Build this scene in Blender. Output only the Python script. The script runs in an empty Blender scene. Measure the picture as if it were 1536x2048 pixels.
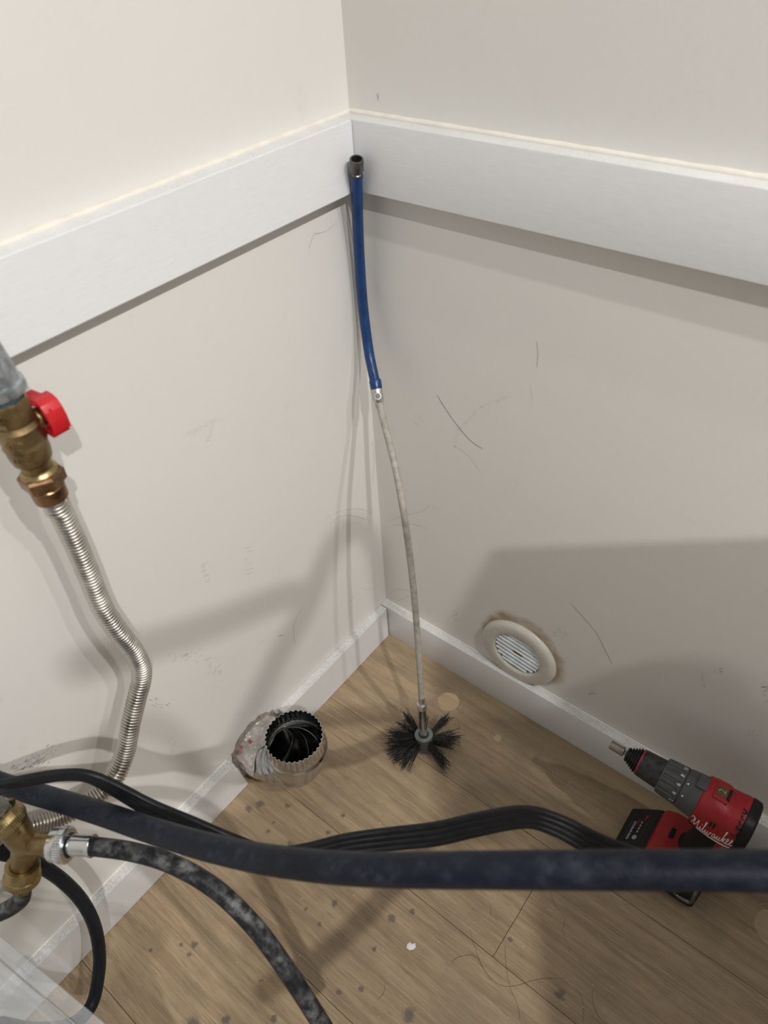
import bpy, bmesh, math, random
from mathutils import Vector as V, Matrix
random.seed(7)
scene = bpy.context.scene
COL = scene.collection
PI = math.pi

# ------------------------------------------------------------------ camera
F = 1439.08                                   # focal length in pixels of the 1536 x 2048 frame
CAM = V((0.5271, -0.5970, 1.0086))
RT = V((0.7842, 0.6184, -0.0508)).normalized()
FW = V((-0.4815, 0.5549, -0.6784)); FW = (FW - RT * FW.dot(RT)).normalized()
UP = RT.cross(FW)
cd = bpy.data.cameras.new('camera'); cam = bpy.data.objects.new('camera', cd); COL.objects.link(cam)
m = Matrix((RT, UP, -FW)).transposed().to_4x4(); m.translation = CAM
cam.matrix_world = m
cd.sensor_fit = 'HORIZONTAL'; cd.sensor_width = 36.0; cd.lens = F / 1536 * 36.0
cd.clip_start = 0.02; cd.clip_end = 50
cd.dof.use_dof = True; cd.dof.focus_distance = 0.92; cd.dof.aperture_fstop = 8.8
scene.camera = cam

# ------------------------------------------------------------------ world, lights, exposure
w = bpy.data.worlds.new('room_light'); scene.world = w; w.use_nodes = True
bg = w.node_tree.nodes['Background']; bg.inputs[0].default_value = (0.95, 0.97, 1.0, 1); bg.inputs[1].default_value = 0.225
def lamp(name, loc, aim, power, size, col):
    l = bpy.data.lights.new(name, 'AREA'); l.shape = 'DISK'; l.size = size; l.energy = power; l.color = col
    o = bpy.data.objects.new(name, l); COL.objects.link(o); o.location = loc
    o.rotation_euler = (V(aim) - V(loc)).to_track_quat('-Z', 'Y').to_euler()
    return o
WARM = (1.0, 0.975, 0.945)
lamp('ceiling_lamp', (1.593, -1.07, 2.15), (1.58, -1.07, 0.0), 29.0, 0.042, WARM)
lamp('ceiling_lamp', (1.593, -0.53, 2.15), (1.58, -0.53, 0.0), 20.0, 0.042, WARM)
lamp('ceiling_lamp', (1.593, -0.23, 2.15), (1.58, -0.23, 0.0), 9.5, 0.042, WARM)
scene.view_settings.view_transform = 'Standard'; scene.view_settings.look = 'None'
scene.view_settings.exposure = 0.0; scene.view_settings.gamma = 1.0
scene.view_settings.use_curve_mapping = False

# ------------------------------------------------------------------ helpers: places
def ray(u, v): return FW + RT * ((u - 768) / F) + UP * ((1024 - v) / F)
def P(u, v, d): return CAM + ray(u, v) * d                       # a point at a depth
def ON(u, v, ax, val):                                          # a point on the plane x / y / z = val
    r = ray(u, v); return CAM + r * ((val - CAM[ax]) / r[ax])
def PX(u, v, x=0.0): return ON(u, v, 0, x)
def PY(u, v, y=0.0): return ON(u, v, 1, y)
def PZ(u, v, z=0.0): return ON(u, v, 2, z)
def smooth(pts, n=8):
    pts = [V(p) for p in pts]; out = []
    for i in range(len(pts) - 1):
        p0 = pts[max(i - 1, 0)]; p1 = pts[i]; p2 = pts[i + 1]; p3 = pts[min(i + 2, len(pts) - 1)]
        for k in range(n):
            t = k / n
            out.append(0.5 * ((2 * p1) + (p2 - p0) * t + (2 * p0 - 5 * p1 + 4 * p2 - p3) * t * t + (3 * p1 - p0 - 3 * p2 + p3) * t ** 3))
    out.append(pts[-1]); return out
def even(pts, step):
    out = [pts[0].copy()]; acc = 0.0
    for a, b in zip(pts[:-1], pts[1:]):
        L = (b - a).length
        while L > 1e-9 and acc + L >= step:
            t = (step - acc) / L; a = a.lerp(b, t); out.append(a.copy()); L = (b - a).length; acc = 0.0
        acc += L
    return out
def basis(z, x=None):
    z = V(z).normalized()
    x = V(x) if x is not None else (V((1, 0, 0)) if abs(z.x) < .8 else V((0, 1, 0)))
    x = (x - z * x.dot(z)).normalized(); y = z.cross(x)
    return Matrix((x, y, z)).transposed()
def frame(o, z, x=None):
    M = basis(z, x).to_4x4(); M.translation = V(o); return M

# ------------------------------------------------------------------ helpers: objects
def obj(name, bm, mat, parent=None, ang=35, loc=None):
    me = bpy.data.meshes.new(name)
    bmesh.ops.recalc_face_normals(bm, faces=bm.faces[:])
    bm.to_mesh(me); bm.free()
    me.materials.append(mat)
    me.polygons.foreach_set('use_smooth', [True] * len(me.polygons))
    me.set_sharp_from_angle(angle=math.radians(ang))
    o = bpy.data.objects.new(name, me); COL.objects.link(o)
    if parent is not None: o.parent = parent
    if loc is not None: o.location = loc
    return o
def thing(name, label, cat, loc=(0, 0, 0), group=None):
    o = bpy.data.objects.new(name, None); COL.objects.link(o); o.location = loc; o.empty_display_size = .02
    return tag(o, label, cat, group)
def tag(o, label, cat, group=None):
    o['label'] = label; o['category'] = cat
    if group: o['group'] = group
    return o
def struct(o): o['kind'] = 'structure'; return o
def shift(bm, root):                                            # world-built mesh -> local of a root that only translates
    bmesh.ops.translate(bm, verts=bm.verts[:], vec=-V(root.location)); return bm

# ------------------------------------------------------------------ helpers: shapes
def tube(bm, pts, rad, seg=14, caps=True):
    pts = [V(p) for p in pts]; n = len(pts)
    uvl = bm.loops.layers.uv.verify()
    r = rad if callable(rad) else (lambda i, t: rad)
    tg = [(pts[min(i + 1, n - 1)] - pts[max(i - 1, 0)]).normalized() for i in range(n)]
    a = basis(tg[0]).col[0]; rings = []; s = 0.0; ss = []
    for i in range(n):
        if i: s += (pts[i] - pts[i - 1]).length
        ss.append(s)
        a = (a - tg[i] * a.dot(tg[i])).normalized(); b = tg[i].cross(a)
        R = r(i, i / (n - 1))
        rings.append([bm.verts.new(pts[i] + (a * math.cos(2 * PI * k / seg) + b * math.sin(2 * PI * k / seg)) * R) for k in range(seg)])
    for i in range(n - 1):
        for k in range(seg):
            f = bm.faces.new((rings[i][k], rings[i][(k + 1) % seg], rings[i + 1][(k + 1) % seg], rings[i + 1][k]))
            for lp, uv in zip(f.loops, ((k / seg, ss[i]), ((k + 1) / seg, ss[i]), ((k + 1) / seg, ss[i + 1]), (k / seg, ss[i + 1]))): lp[uvl].uv = uv
    if caps:
        bm.faces.new(list(reversed(rings[0]))); bm.faces.new(rings[-1])
    return bm
def sweep(bm, pts, sect, ups):
    pts = [V(p) for p in pts]; n = len(pts); rings = []
    for i in range(n):
        t = (pts[min(i + 1, n - 1)] - pts[max(i - 1, 0)]).normalized()
        u = V(ups[i]); u = (u - t * u.dot(t)).normalized(); b = t.cross(u)
        rings.append([bm.verts.new(pts[i] + b * x + u * y) for x, y in sect])
    k_ = len(sect)
    for i in range(n - 1):
        for k in range(k_): bm.faces.new((rings[i][k], rings[i][(k + 1) % k_], rings[i + 1][(k + 1) % k_], rings[i + 1][k]))
    bm.faces.new(list(reversed(rings[0]))); bm.faces.new(rings[-1]); return bm
def lathe(bm, prof, M=Matrix.Identity(4), seg=28, caps=True, rf=None, closed=False):
    rings = []
    for r, h in prof:
        rings.append([bm.verts.new(M @ V(((r if rf is None else rf(r, h, k / seg)) * math.cos(2 * PI * k / seg), (r if rf is None else rf(r, h, k / seg)) * math.sin(2 * PI * k / seg), h))) for k in range(seg)])
    prs = list(zip(rings[:-1], rings[1:]))
    if closed: prs.append((rings[-1], rings[0]))
    for A, B in prs:
        for k in range(seg): bm.faces.new((A[k], A[(k + 1) % seg], B[(k + 1) % seg], B[k]))
    if caps and not closed:
        bm.faces.new(list(reversed(rings[0]))); bm.faces.new(rings[-1])
    return bm
def box(bm, lo, hi, bev=0.0, M=Matrix.Identity(4), seg=2):
    b2 = bmesh.new(); bmesh.ops.create_cube(b2, size=1)
    lo, hi = V(lo), V(hi)
    for v in b2.verts: v.co = V((lo[i] + (v.co[i] + .5) * (hi[i] - lo[i]) for i in range(3)))
    if bev: bmesh.ops.bevel(b2, geom=b2.edges[:], offset=bev, segments=seg, affect='EDGES', profile=.6)
    add(bm, b2, M); return bm
def add(bm, b2, M=Matrix.Identity(4)):
    mp = {v: bm.verts.new(M @ v.co) for v in b2.verts}
    for f in b2.faces: bm.faces.new([mp[v] for v in f.verts])
    b2.free()
def prism(bm, poly, h0, h1, M=Matrix.Identity(4), bev=0.0):
    b2 = bmesh.new()
    A = [b2.verts.new((x, y, h0)) for x, y in poly]; B = [b2.verts.new((x, y, h1)) for x, y in poly]
    n = len(poly); b2.faces.new(list(reversed(A))); b2.faces.new(B)
    for k in range(n): b2.faces.new((A[k], A[(k + 1) % n], B[(k + 1) % n], B[k]))
    if bev: bmesh.ops.bevel(b2, geom=b2.edges[:], offset=bev, segments=2, affect='EDGES', profile=.6)
    add(bm, b2, M); return bm
def sup(hy, hz, e, k, seg):                                       # superellipse point
    a = 2 * PI * k / seg; c, s = math.cos(a), math.sin(a)
    return hy * math.copysign(abs(c) ** (2 / e), c), hz * math.copysign(abs(s) ** (2 / e), s)
def loft(bm, secs, axis='x', seg=32):
    """secs: (pos, c1, c2, h1, h2, e) cross sections along an axis; the other two axes in order"""
    rings = []
    for p, c1, c2, h1, h2, e in secs:
        ring = []
        for k in range(seg):
            a, b = sup(h1, h2, e, k, seg)
            co = {'x': (p, c1 + a, c2 + b), 'z': (c1 + a, c2 + b, p), 'y': (c1 + a, p, c2 + b)}[axis]
            ring.append(bm.verts.new(co))
        rings.append(ring)
    for A, B in zip(rings[:-1], rings[1:]):
        for k in range(seg): bm.faces.new((A[k], A[(k + 1) % seg], B[(k + 1) % seg], B[k]))
    bm.faces.new(list(reversed(rings[0]))); bm.faces.new(rings[-1]); return bm
def ribbon(bm, pts, wd, nrm, lift=0.0002, taper=True):            # a flat stroke lying on a surface
    pts = [V(p) for p in pts]; n = len(pts); nrm = V(nrm); rows = []
    for i in range(n):
        t = (pts[min(i + 1, n - 1)] - pts[max(i - 1, 0)]).normalized(); s = t.cross(nrm).normalized()
        ww = wd * (.35 if taper and i in (0, n - 1) else 1) / 2
        rows.append((bm.verts.new(pts[i] + s * ww + nrm * lift), bm.verts.new(pts[i] - s * ww + nrm * lift)))
    for a, b in zip(rows[:-1], rows[1:]): bm.faces.new((a[0], b[0], b[1], a[1]))

# ------------------------------------------------------------------ helpers: materials
class NT:
    def __init__(s, name):
        s.m = bpy.data.materials.new(name); s.m.use_nodes = True; s.t = s.m.node_tree; s.n = s.t.nodes
        s.b = s.n['Principled BSDF']; s.out = s.n['Material Output']; s._pos = None
    def new(s, typ, **kw):
        n = s.n.new(typ)
        for k, v in kw.items(): setattr(n, k, v)
        return n
    def lk(s, a, b): s.t.links.new(a, b)
    def setin(s, node, i, v):
        if isinstance(v, bpy.types.NodeSocket): s.lk(v, node.inputs[i])
        elif v is not None: node.inputs[i].default_value = v
    def pos(s):
        if s._pos is None: s._pos = s.new('ShaderNodeNewGeometry')
        return s._pos.outputs['Position']
    def normal(s): s.pos(); return s._pos.outputs['Normal']
    def objc(s): return s.new('ShaderNodeTexCoord').outputs['Object']
    def uv(s): return s.new('ShaderNodeTexCoord').outputs['UV']
    def mapv(s, vec, scale=(1, 1, 1), loc=(0, 0, 0), rot=(0, 0, 0)):
        n = s.new('ShaderNodeMapping'); s.lk(vec, n.inputs['Vector']); n.inputs['Scale'].default_value = scale
        n.inputs['Location'].default_value = loc; n.inputs['Rotation'].default_value = rot; return n.outputs[0]
    def noise(s, vec, scale, detail=3, rough=.55, dist=0.0):
        n = s.new('ShaderNodeTexNoise'); s.lk(vec, n.inputs['Vector']); n.inputs['Scale'].default_value = scale
        n.inputs['Detail'].default_value = detail; n.inputs['Roughness'].default_value = rough; n.inputs['Distortion'].default_value = dist
        return n.outputs['Fac']
    def math(s, op, a, b=None, clamp=False):
        n = s.new('ShaderNodeMath', operation=op, use_clamp=clamp); s.setin(n, 0, a); s.setin(n, 1, b); return n.outputs[0]
    def ramp(s, f, a, b, lo=0.0, hi=1.0):
        n = s.new('ShaderNodeMapRange', interpolation_type='SMOOTHSTEP'); s.setin(n, 0, f)
        n.inputs[1].default_value = a; n.inputs[2].default_value = b; n.inputs[3].default_value = lo; n.inputs[4].default_value = hi; return n.outputs[0]
    def mix(s, f, a, b):
        n = s.new('ShaderNodeMix', data_type='RGBA'); s.setin(n, 0, f); s.setin(n, 6, a); s.setin(n, 7, b); return n.outputs[2]
    def bump(s, h, strength, dist):
        n = s.new('ShaderNodeBump'); n.inputs['Strength'].default_value = strength; n.inputs['Distance'].default_value = dist
        s.lk(h, n.inputs['Height']); s.lk(n.outputs[0], s.b.inputs['Normal']); return n
    def dist(s, vec, p):
        n = s.new('ShaderNodeVectorMath', operation='DISTANCE'); s.lk(vec, n.inputs[0]); n.inputs[1].default_value = p; return n.outputs['Value']
def rgb(h):
    c = [int(h[i:i + 2], 16) / 255 for i in (0, 2, 4)]
    return tuple((x / 12.92 if x <= .04045 else ((x + .055) / 1.055) ** 2.4) for x in c) + (1,)
def plain(name, col, rough=.5, metal=0.0, vary=.12, scale=60, bump=0.0, bscale=400, spec=.5, rv=.1):
    t = NT(name); p = t.objc(); c = rgb(col) if isinstance(col, str) else col
    n = t.noise(p, scale, 4)
    dk = tuple(x * (1 - vary) for x in c[:3]) + (1,); lt = tuple(min(1, x * (1 + vary)) for x in c[:3]) + (1,)
    t.lk(t.mix(t.ramp(n, .3, .7), dk, lt), t.b.inputs['Base Color'])
    t.lk(t.ramp(n, .3, .7, max(.02, rough - rv), min(1, rough + rv)), t.b.inputs['Roughness'])
    t.b.inputs['Metallic'].default_value = metal; t.b.inputs['Specular IOR Level'].default_value = spec
    if bump: t.bump(t.noise(p, bscale, 3), bump, .001)
    return t.m

# cream wall paint with roller texture and faint grime, and the brown stain round the vent
DISC = V((0.2535, 0.0, 0.1290)); DISC_R = 0.062
def wall_mat(name, col, ring=False):
    t = NT(name); p = t.pos()
    big = t.noise(p, 3.2, 4); fine = t.noise(p, 420, 3, .6); mid = t.noise(p, 26, 5, .65)
    c = t.mix(t.ramp(big, .35, .7, 0, .35), col, tuple(x * .93 for x in col[:3]) + (1,))
    smear = t.math('MULTIPLY', t.ramp(mid, .58, .74), t.ramp(t.noise(p, 6, 3), .5, .66))
    c = t.mix(t.math('MULTIPLY', smear, .16), c, (0.30, 0.28, 0.25, 1))
    if ring:
        d = t.math('ADD', t.dist(p, DISC + V((.003, 0, .008))), t.math('MULTIPLY', t.math('SUBTRACT', t.noise(p, 30, 4), .5), .028))
        k = t.math('MULTIPLY', t.ramp(d, DISC_R - .004, DISC_R + .013, 1, 0), t.ramp(t.noise(p, 45, 4), .3, .6, .5, .95))
        c = t.mix(k, c, (0.36, 0.26, 0.14, 1))
    t.lk(c, t.b.inputs['Base Color']); t.b.inputs['Roughness'].default_value = .55; t.b.inputs['Specular IOR Level'].default_value = .3
    h = t.math('ADD', fine, t.math('MULTIPLY', t.noise(p, 150, 2), .8))
    t.bump(h, .22, .0006)
    return t.m
CREAM = (0.735, 0.717, 0.682, 1)
M_wl = wall_mat('cream_wall_paint', CREAM); M_wr = wall_mat('cream_wall_paint_stained', CREAM, True)

def trim_mat(name, col, dusty):
    t = NT(name); p = t.pos()
    n = t.noise(t.mapv(p, (6, 6, 60)), 8, 4); c = t.mix(t.ramp(n, .3, .7), col, tuple(x * .965 for x in col[:3]) + (1,))
    sx = t.new('ShaderNodeSeparateXYZ'); t.lk(t.normal(), sx.inputs[0])
    up = t.ramp(sx.outputs[2], .6, .9)
    d = t.ramp(t.noise(p, 420, 5, .75), .30, .72); d2 = t.ramp(t.noise(p, 18, 4), .35, .6, .45, 1.0)
    k = t.math('MULTIPLY', t.math('MULTIPLY', up, t.math('MULTIPLY', d, d2)), dusty)
    c = t.mix(k, c, (0.20, 0.18, 0.155, 1))
    t.lk(c, t.b.inputs['Base Color']); t.b.inputs['Roughness'].default_value = .42; t.b.inputs['Specular IOR Level'].default_value = .35
    t.bump(t.math('ADD', t.noise(t.mapv(p, (20, 20, 240)), 5, 4), t.math('MULTIPLY', t.noise(p, 120, 3), .5)), .25, .0007)
    return t.m
M_trim = trim_mat('white_trim_paint', (0.80, 0.805, 0.81, 1), .25)
M_base = trim_mat('white_baseboard_paint', (0.76, 0.755, 0.75, 1), .55)
M_caulk = plain('ivory_caulk', 'e4dfd4', .5, vary=.05, bump=.2, bscale=150)

# floor: brown oak-look planks with grain, dust, grey drips and two clean discs
def floor_mat():
    t = NT('oak_plank'); p = t.pos()
    oi = t.new('ShaderNodeObjectInfo').outputs['Random']
    off = t.new('ShaderNodeCombineXYZ'); t.lk(t.math('MULTIPLY', oi, 31.0), off.inputs[0]); t.lk(t.math('MULTIPLY', oi, 7.0), off.inputs[1])
    va = t.new('ShaderNodeVectorMath', operation='ADD'); t.lk(p, va.inputs[0]); t.lk(off.outputs[0], va.inputs[1]); q = va.outputs[0]
    g1 = t.noise(t.mapv(q, (3, 42, 1)), 1.6, 6, .6, .8); g2 = t.noise(t.mapv(q, (14, 420, 1)), 1.2, 3, .6, .3)
    g3 = t.noise(t.mapv(q, (40, 900, 1)), 1.0, 2)
    c = t.mix(t.ramp(g1, .3, .7), (0.285, 0.205, 0.125, 1), (0.44, 0.325, 0.205, 1))
    c = t.mix(t.ramp(g2, .46, .70, 0, .48), c, (0.54, 0.43, 0.295, 1))
    c = t.mix(t.ramp(g3, .56, .72, 0, .55), c, (0.12, 0.082, 0.050, 1))
    c = t.mix(t.math('MULTIPLY', oi, .16), c, (0.27, 0.215, 0.15, 1))
    grime = t.ramp(t.noise(p, 9, 6, .65), .46, .70)
    c = t.mix(t.math('MULTIPLY', grime, .34), c, (0.225, 0.18, 0.13, 1))
    dust = t.ramp(t.noise(p, 700, 2, .5), .68, .76)
    c = t.mix(t.math('MULTIPLY', dust, .35), c, (0.50, 0.44, 0.36, 1))
    wob = t.math('MULTIPLY', t.math('SUBTRACT', t.noise(p, 110, 4, .7), .5), .016)
    wobs = t.math('MULTIPLY', t.math('SUBTRACT', t.noise(p, 60, 3), .5), .006)
    # darker brown band along the right wall
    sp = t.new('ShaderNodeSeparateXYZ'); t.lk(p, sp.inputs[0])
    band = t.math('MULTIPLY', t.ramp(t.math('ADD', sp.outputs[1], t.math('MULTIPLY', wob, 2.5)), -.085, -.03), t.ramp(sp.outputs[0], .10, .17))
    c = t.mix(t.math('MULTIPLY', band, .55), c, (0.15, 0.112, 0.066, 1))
    # clean discs
    for (u, v, r) in ((897, 1403, .0175), (1546, 1856, .022), (995, 1476, .006)):
        a = PZ(u, v); d = t.math('ADD', t.dist(p, (a.x, a.y, 0)), wobs)
        c = t.mix(t.ramp(d, r * .92, r * 1.02, .8, 0), c, t.mix(t.ramp(g2, .4, .7), (0.47, 0.35, 0.22, 1), (0.57, 0.44, 0.29, 1)))
        if r > .01:
            ringm = t.math('MULTIPLY', t.ramp(t.math('ABSOLUTE', t.math('SUBTRACT', d, r * 1.25)), 0, .0012, 1, 0), t.ramp(t.noise(p, 40, 2), .45, .55))
            c = t.mix(t.math('MULTIPLY', ringm, .45), c, (0.46, 0.36, 0.24, 1))
    # grey-blue drips of dried grime
    for (u, v, r) in ((520, 1608, .0085), (497, 1618, .008), (575, 1612, .0055), (548, 1645, .004), (535, 1662, .005), (687, 1632, .005), (655, 1665, .004), (668, 1808, .006),
                      (784, 1838, .0068), (824, 1821, .0045), (750, 1896, .0045), (722, 1979, .0048), (677, 1982, .005), (817, 2030, .011), (580, 1690, .007), (600, 1705, .005),
                      (388, 1888, .006), (362, 1888, .004), (380, 1908, .0035), (452, 2040, .007), (520, 1962, .004), (385, 2050, .012), (548, 2036, .004), (1020, 1880, .004),
                      (610, 1820, .004), (1120, 1990, .008), (640, 1850, .004), (300, 1900, .003)):
        a = PZ(u, v); d = t.math('ADD', t.dist(p, (a.x, a.y, 0)), wob)
        c = t.mix(t.ramp(d, r * .30, r * .95, .72, 0), c, (0.098, 0.090, 0.086, 1))
    t.lk(c, t.b.inputs['Base Color'])
    t.lk(t.ramp(grime, 0, 1, .40, .58), t.b.inputs['Roughness']); t.b.inputs['Specular IOR Level'].default_value = .32
    t.bump(t.math('ADD', t.math('MULTIPLY', g2, .7), g3), .18, .0006)
    return t.m
M_floor = floor_mat()
M_sub = plain('dark_subfloor', '2a211a', .9)

M_black = plain('black_rubber', (0.0085, 0.0095, 0.014, 1), .42, vary=.25, scale=120, bump=.15, bscale=300)
def hose_mat(name, base, dust, lo, hi, weave):
    t = NT(name); uv = t.uv(); p = t.objc()
    n = t.noise(t.mapv(p, (1, 1, 1)), 90, 5, .7); n2 = t.noise(p, 22, 3)
    sx = t.new('ShaderNodeSeparateXYZ'); t.lk(t.normal(), sx.inputs[0])
    k = t.math('MULTIPLY', t.math('MULTIPLY', t.ramp(n, lo, hi), t.ramp(n2, .35, .65, .35, 1)), t.ramp(sx.outputs[2], -.2, .8, .12, 1))
    t.lk(t.mix(k, base, dust), t.b.inputs['Base Color']); t.lk(t.ramp(n, .3, .7, .38, .6), t.b.inputs['Roughness'])
    t.b.inputs['Specular IOR Level'].default_value = .22
    wv = t.noise(t.mapv(uv, (60, 900, 1)), 1.0, 2) if weave else t.noise(p, 260, 4, .7)
    wv2 = t.noise(p, 500, 2)
    t.bump(t.math('ADD', wv, wv2), .35, .0007)
    return t.m
M_hose_big = hose_mat('navy_black_hose_rubber', (0.006, 0.0085, 0.0175, 1), (0.034, 0.040, 0.056, 1), .42, .72, True)
M_hose_dust = hose_mat('dusty_black_hose_rubber', (0.014, 0.0145, 0.017, 1), (0.19, 0.19, 0.19, 1), .40, .70, False)
M_hose_clean = hose_mat('black_hose_rubber', (0.0085, 0.010, 0.015, 1), (0.03, 0.033, 0.04, 1), .5, .8, False)
M_cord = plain('black_vinyl_cord', (0.007, 0.0075, 0.0095, 1), .45, vary=.2, scale=90, spec=.28)
M_brass = plain('brass', (0.36, 0.275, 0.13, 1), .34, 1.0, vary=.18, scale=70, bump=.08, bscale=300)
M_brass_dull = plain('dull_brass', (0.28, 0.205, 0.105, 1), .44, 1.0, vary=.25, scale=60, bump=.25, bscale=260)
M_bronze = plain('brown_bronze', (0.25, 0.15, 0.085, 1), .36, 1.0, vary=.3, scale=90)
M_zinc = plain('bright_zinc', (0.66, 0.68, 0.69, 1), .26, 1.0, vary=.08, scale=50)
M_steel = plain('stainless_steel', (0.60, 0.575, 0.53, 1), .32, 1.0, vary=.12, scale=60)
M_galv = plain('galvanised_cast_iron', (0.40, 0.43, 0.45, 1), .40, .85, vary=.25, scale=160, bump=.7, bscale=330)
M_tape = plain('blue_thread_sealant', '5f87a0', .6, vary=.3, scale=200)
M_red = plain('red_valve_plastic', (0.52, 0.012, 0.018, 1), .33, vary=.08)
M_darkmetal = plain('dark_steel', (0.16, 0.155, 0.15, 1), .34, .9, vary=.2, scale=120)
M_blue = plain('blue_sleeve', (0.0065, 0.040, 0.145, 1), .34, vary=.15, scale=80, bump=.08, bscale=200)
M_rod = plain('grey_coated_cable', (0.36, 0.335, 0.295, 1), .55, vary=.18, scale=130, bump=.2, bscale=500)
M_bristle = plain('black_bristle', (0.014, 0.013, 0.012, 1), .6, vary=.3)
M_fluff = plain('dusty_bristle_tip', (0.085, 0.075, 0.068, 1), .8, vary=.5, scale=600)
M_hub = plain('grey_plastic_hub', (0.09, 0.097, 0.10, 1), .45, vary=.15)
M_hub_top = plain('pale_hub_washer', (0.20, 0.21, 0.21, 1), .4, .3)
def galv_sheet():
    t = NT('galvanised_sheet'); p = t.objc(); v = t.new('ShaderNodeTexVoronoi'); t.lk(p, v.inputs['Vector']); v.inputs['Scale'].default_value = 90
    n = t.noise(p, 40, 3)
    t.lk(t.mix(t.ramp(n, .3, .7), (0.50, 0.51, 0.51, 1), (0.66, 0.67, 0.67, 1)), t.b.inputs['Base Color']); t.b.inputs['Metallic'].default_value = 1
    t.lk(t.ramp(n, .2, .8, .12, .24), t.b.inputs['Roughness']); t.bump(n, .06, .001); return t.m
M_sheet = galv_sheet()
def foil():
    t = NT('crumpled_foil_tape'); p = t.objc(); n = t.noise(p, 70, 6, .7, 1.2); n2 = t.noise(p, 30, 3)
    t.lk(t.mix(t.ramp(n2, .3, .7), (0.62, 0.58, 0.56, 1), (0.84, 0.81, 0.79, 1)), t.b.inputs['Base Color'])
    t.b.inputs['Metallic'].default_value = .7; t.lk(t.ramp(n, .3, .7, .18, .42), t.b.inputs['Roughness']); t.bump(n, .6, .003); return t.m
M_foil = foil()
M_print = plain('red_print', 'a5383a', .6)
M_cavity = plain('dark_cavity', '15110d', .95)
M_gyp = plain('broken_plaster', '8c8377', .9, vary=.3, scale=200, bump=.6)
M_cover = plain('cream_plastic', (0.60, 0.575, 0.515, 1), .38, vary=.05)
M_slat = plain('silvery_foil_slat', (0.84, 0.90, 0.94, 1), .35, .12, vary=.10, scale=60, bump=.05, bscale=100)
M_slatb = plain('brown_stain_metal', (0.20, 0.15, 0.10, 1), .5, .4, vary=.3)
M_dred = plain('red_glass_filled_plastic', (0.30, 0.007, 0.011, 1), .45, vary=.12, scale=200, bump=.12, bscale=900)
M_dblack = plain('black_plastic', (0.009, 0.009, 0.010, 1), .5, spec=.3, vary=.2, bump=.15, bscale=900)
M_dgrey = plain('charcoal_plastic', (0.060, 0.062, 0.066, 1), .48, vary=.15, scale=100, bump=.1, bscale=900)
M_dsleeve = plain('dark_chuck_steel', (0.05, 0.048, 0.050, 1), .36, .6, vary=.3, scale=120)
M_white = plain('white_print', (0.78, 0.78, 0.78, 1), .5, vary=.03)
M_greyprint = plain('grey_print', (0.32, 0.33, 0.33, 1), .5)
M_magenta = plain('magenta_ring', (0.24, 0.012, 0.05, 1), .4)
M_ink = plain('black_marker_ink', (0.006, 0.006, 0.006, 1), .4)
M_amber = plain('brown_window', (0.10, 0.065, 0.022, 1), .25)
M_redprint = plain('dark_red_print', (0.30, 0.01, 0.015, 1), .5)
M_scuff = plain('scuff', (0.11, 0.105, 0.10, 1), .7, vary=.4)
M_pencil = plain('faint_scuff', (0.50, 0.475, 0.43, 1), .7, vary=.2)
M_paper = plain('white_scrap', (0.85, 0.85, 0.84, 1), .6)
M_hair = plain('brown_hair', (0.035, 0.024, 0.015, 1), .5)
M_crumb = plain('pale_crumb', (0.68, 0.64, 0.56, 1), .8)
M_appl = plain('white_appliance_enamel', (0.80, 0.81, 0.82, 1), .25, vary=.02)
M_socket = plain('pale_socket_steel', (0.30, 0.275, 0.24, 1), .33, 1.0, vary=.15)
def frosted():
    t = NT('frosted_plastic'); t.b.inputs['Base Color'].default_value = (0.80, 0.82, 0.83, 1); t.b.inputs['Roughness'].default_value = .3
    tr = t.new('ShaderNodeBsdfTransparent'); tr.inputs[0].default_value = (0.93, 0.94, 0.95, 1)
    n = t.noise(t.objc(), 12, 3); mx = t.new('ShaderNodeMixShader'); t.lk(t.ramp(n, .3, .7, .15, .21), mx.inputs[0])
    t.lk(tr.outputs[0], mx.inputs[1]); t.lk(t.b.outputs[0], mx.inputs[2]); t.lk(mx.outputs[0], t.out.inputs[0]); return t.m
M_frost = frosted()

# ------------------------------------------------------------------ the setting
HB, TB, Z1, H2, T2 = 0.0730, 0.01385, 0.7498, 0.0672, 0.0203
# left wall with the ragged hole for the duct
HOLE = []
rr = random.Random(3)
for k in range(30):
    a = 2 * PI * k / 30; HOLE.append((-0.3115 + .0455 * math.cos(a) * (1 + rr.uniform(-.07, .07)), 0.0530 + .044 * math.sin(a) * (1 + rr.uniform(-.07, .07))))
bm = bmesh.new()
oc = [bm.verts.new((0, y, z)) for y, z in ((0.12, -.02), (-2.0, -.02), (-2.0, 2.3), (0.12, 2.3))]
ic = [bm.verts.new((0, y, z)) for y, z in HOLE]
es = [bm.edges.new((oc[i], oc[(i + 1) % 4])) for i in range(4)] + [bm.edges.new((ic[i], ic[(i + 1) % 30])) for i in range(30)]
bmesh.ops.triangle_fill(bm, use_beauty=True, edges=es)
r_ = bmesh.ops.extrude_face_region(bm, geom=bm.faces[:])
bmesh.ops.translate(bm, verts=[g for g in r_['geom'] if isinstance(g, bmesh.types.BMVert)], vec=(-.06, 0, 0))
wall_left = struct(obj('wall_left', bm, M_wl, ang=20))
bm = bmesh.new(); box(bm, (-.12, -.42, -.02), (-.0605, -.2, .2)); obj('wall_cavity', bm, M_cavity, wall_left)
bm = bmesh.new(); lathe(bm, [(.0475, 0), (.0475, .0012), (.040, .003), (.039, .0)], frame((0.0002, -.3115, .052), (1, 0, 0)), 40, closed=True,
                        rf=lambda r, h, t: r * (1 + .07 * math.sin(17 * t * 6.28) * math.sin(5 * t * 6.28 + 1)))
obj('broken_plaster_edge', bm, M_gyp, wall_left)
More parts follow.
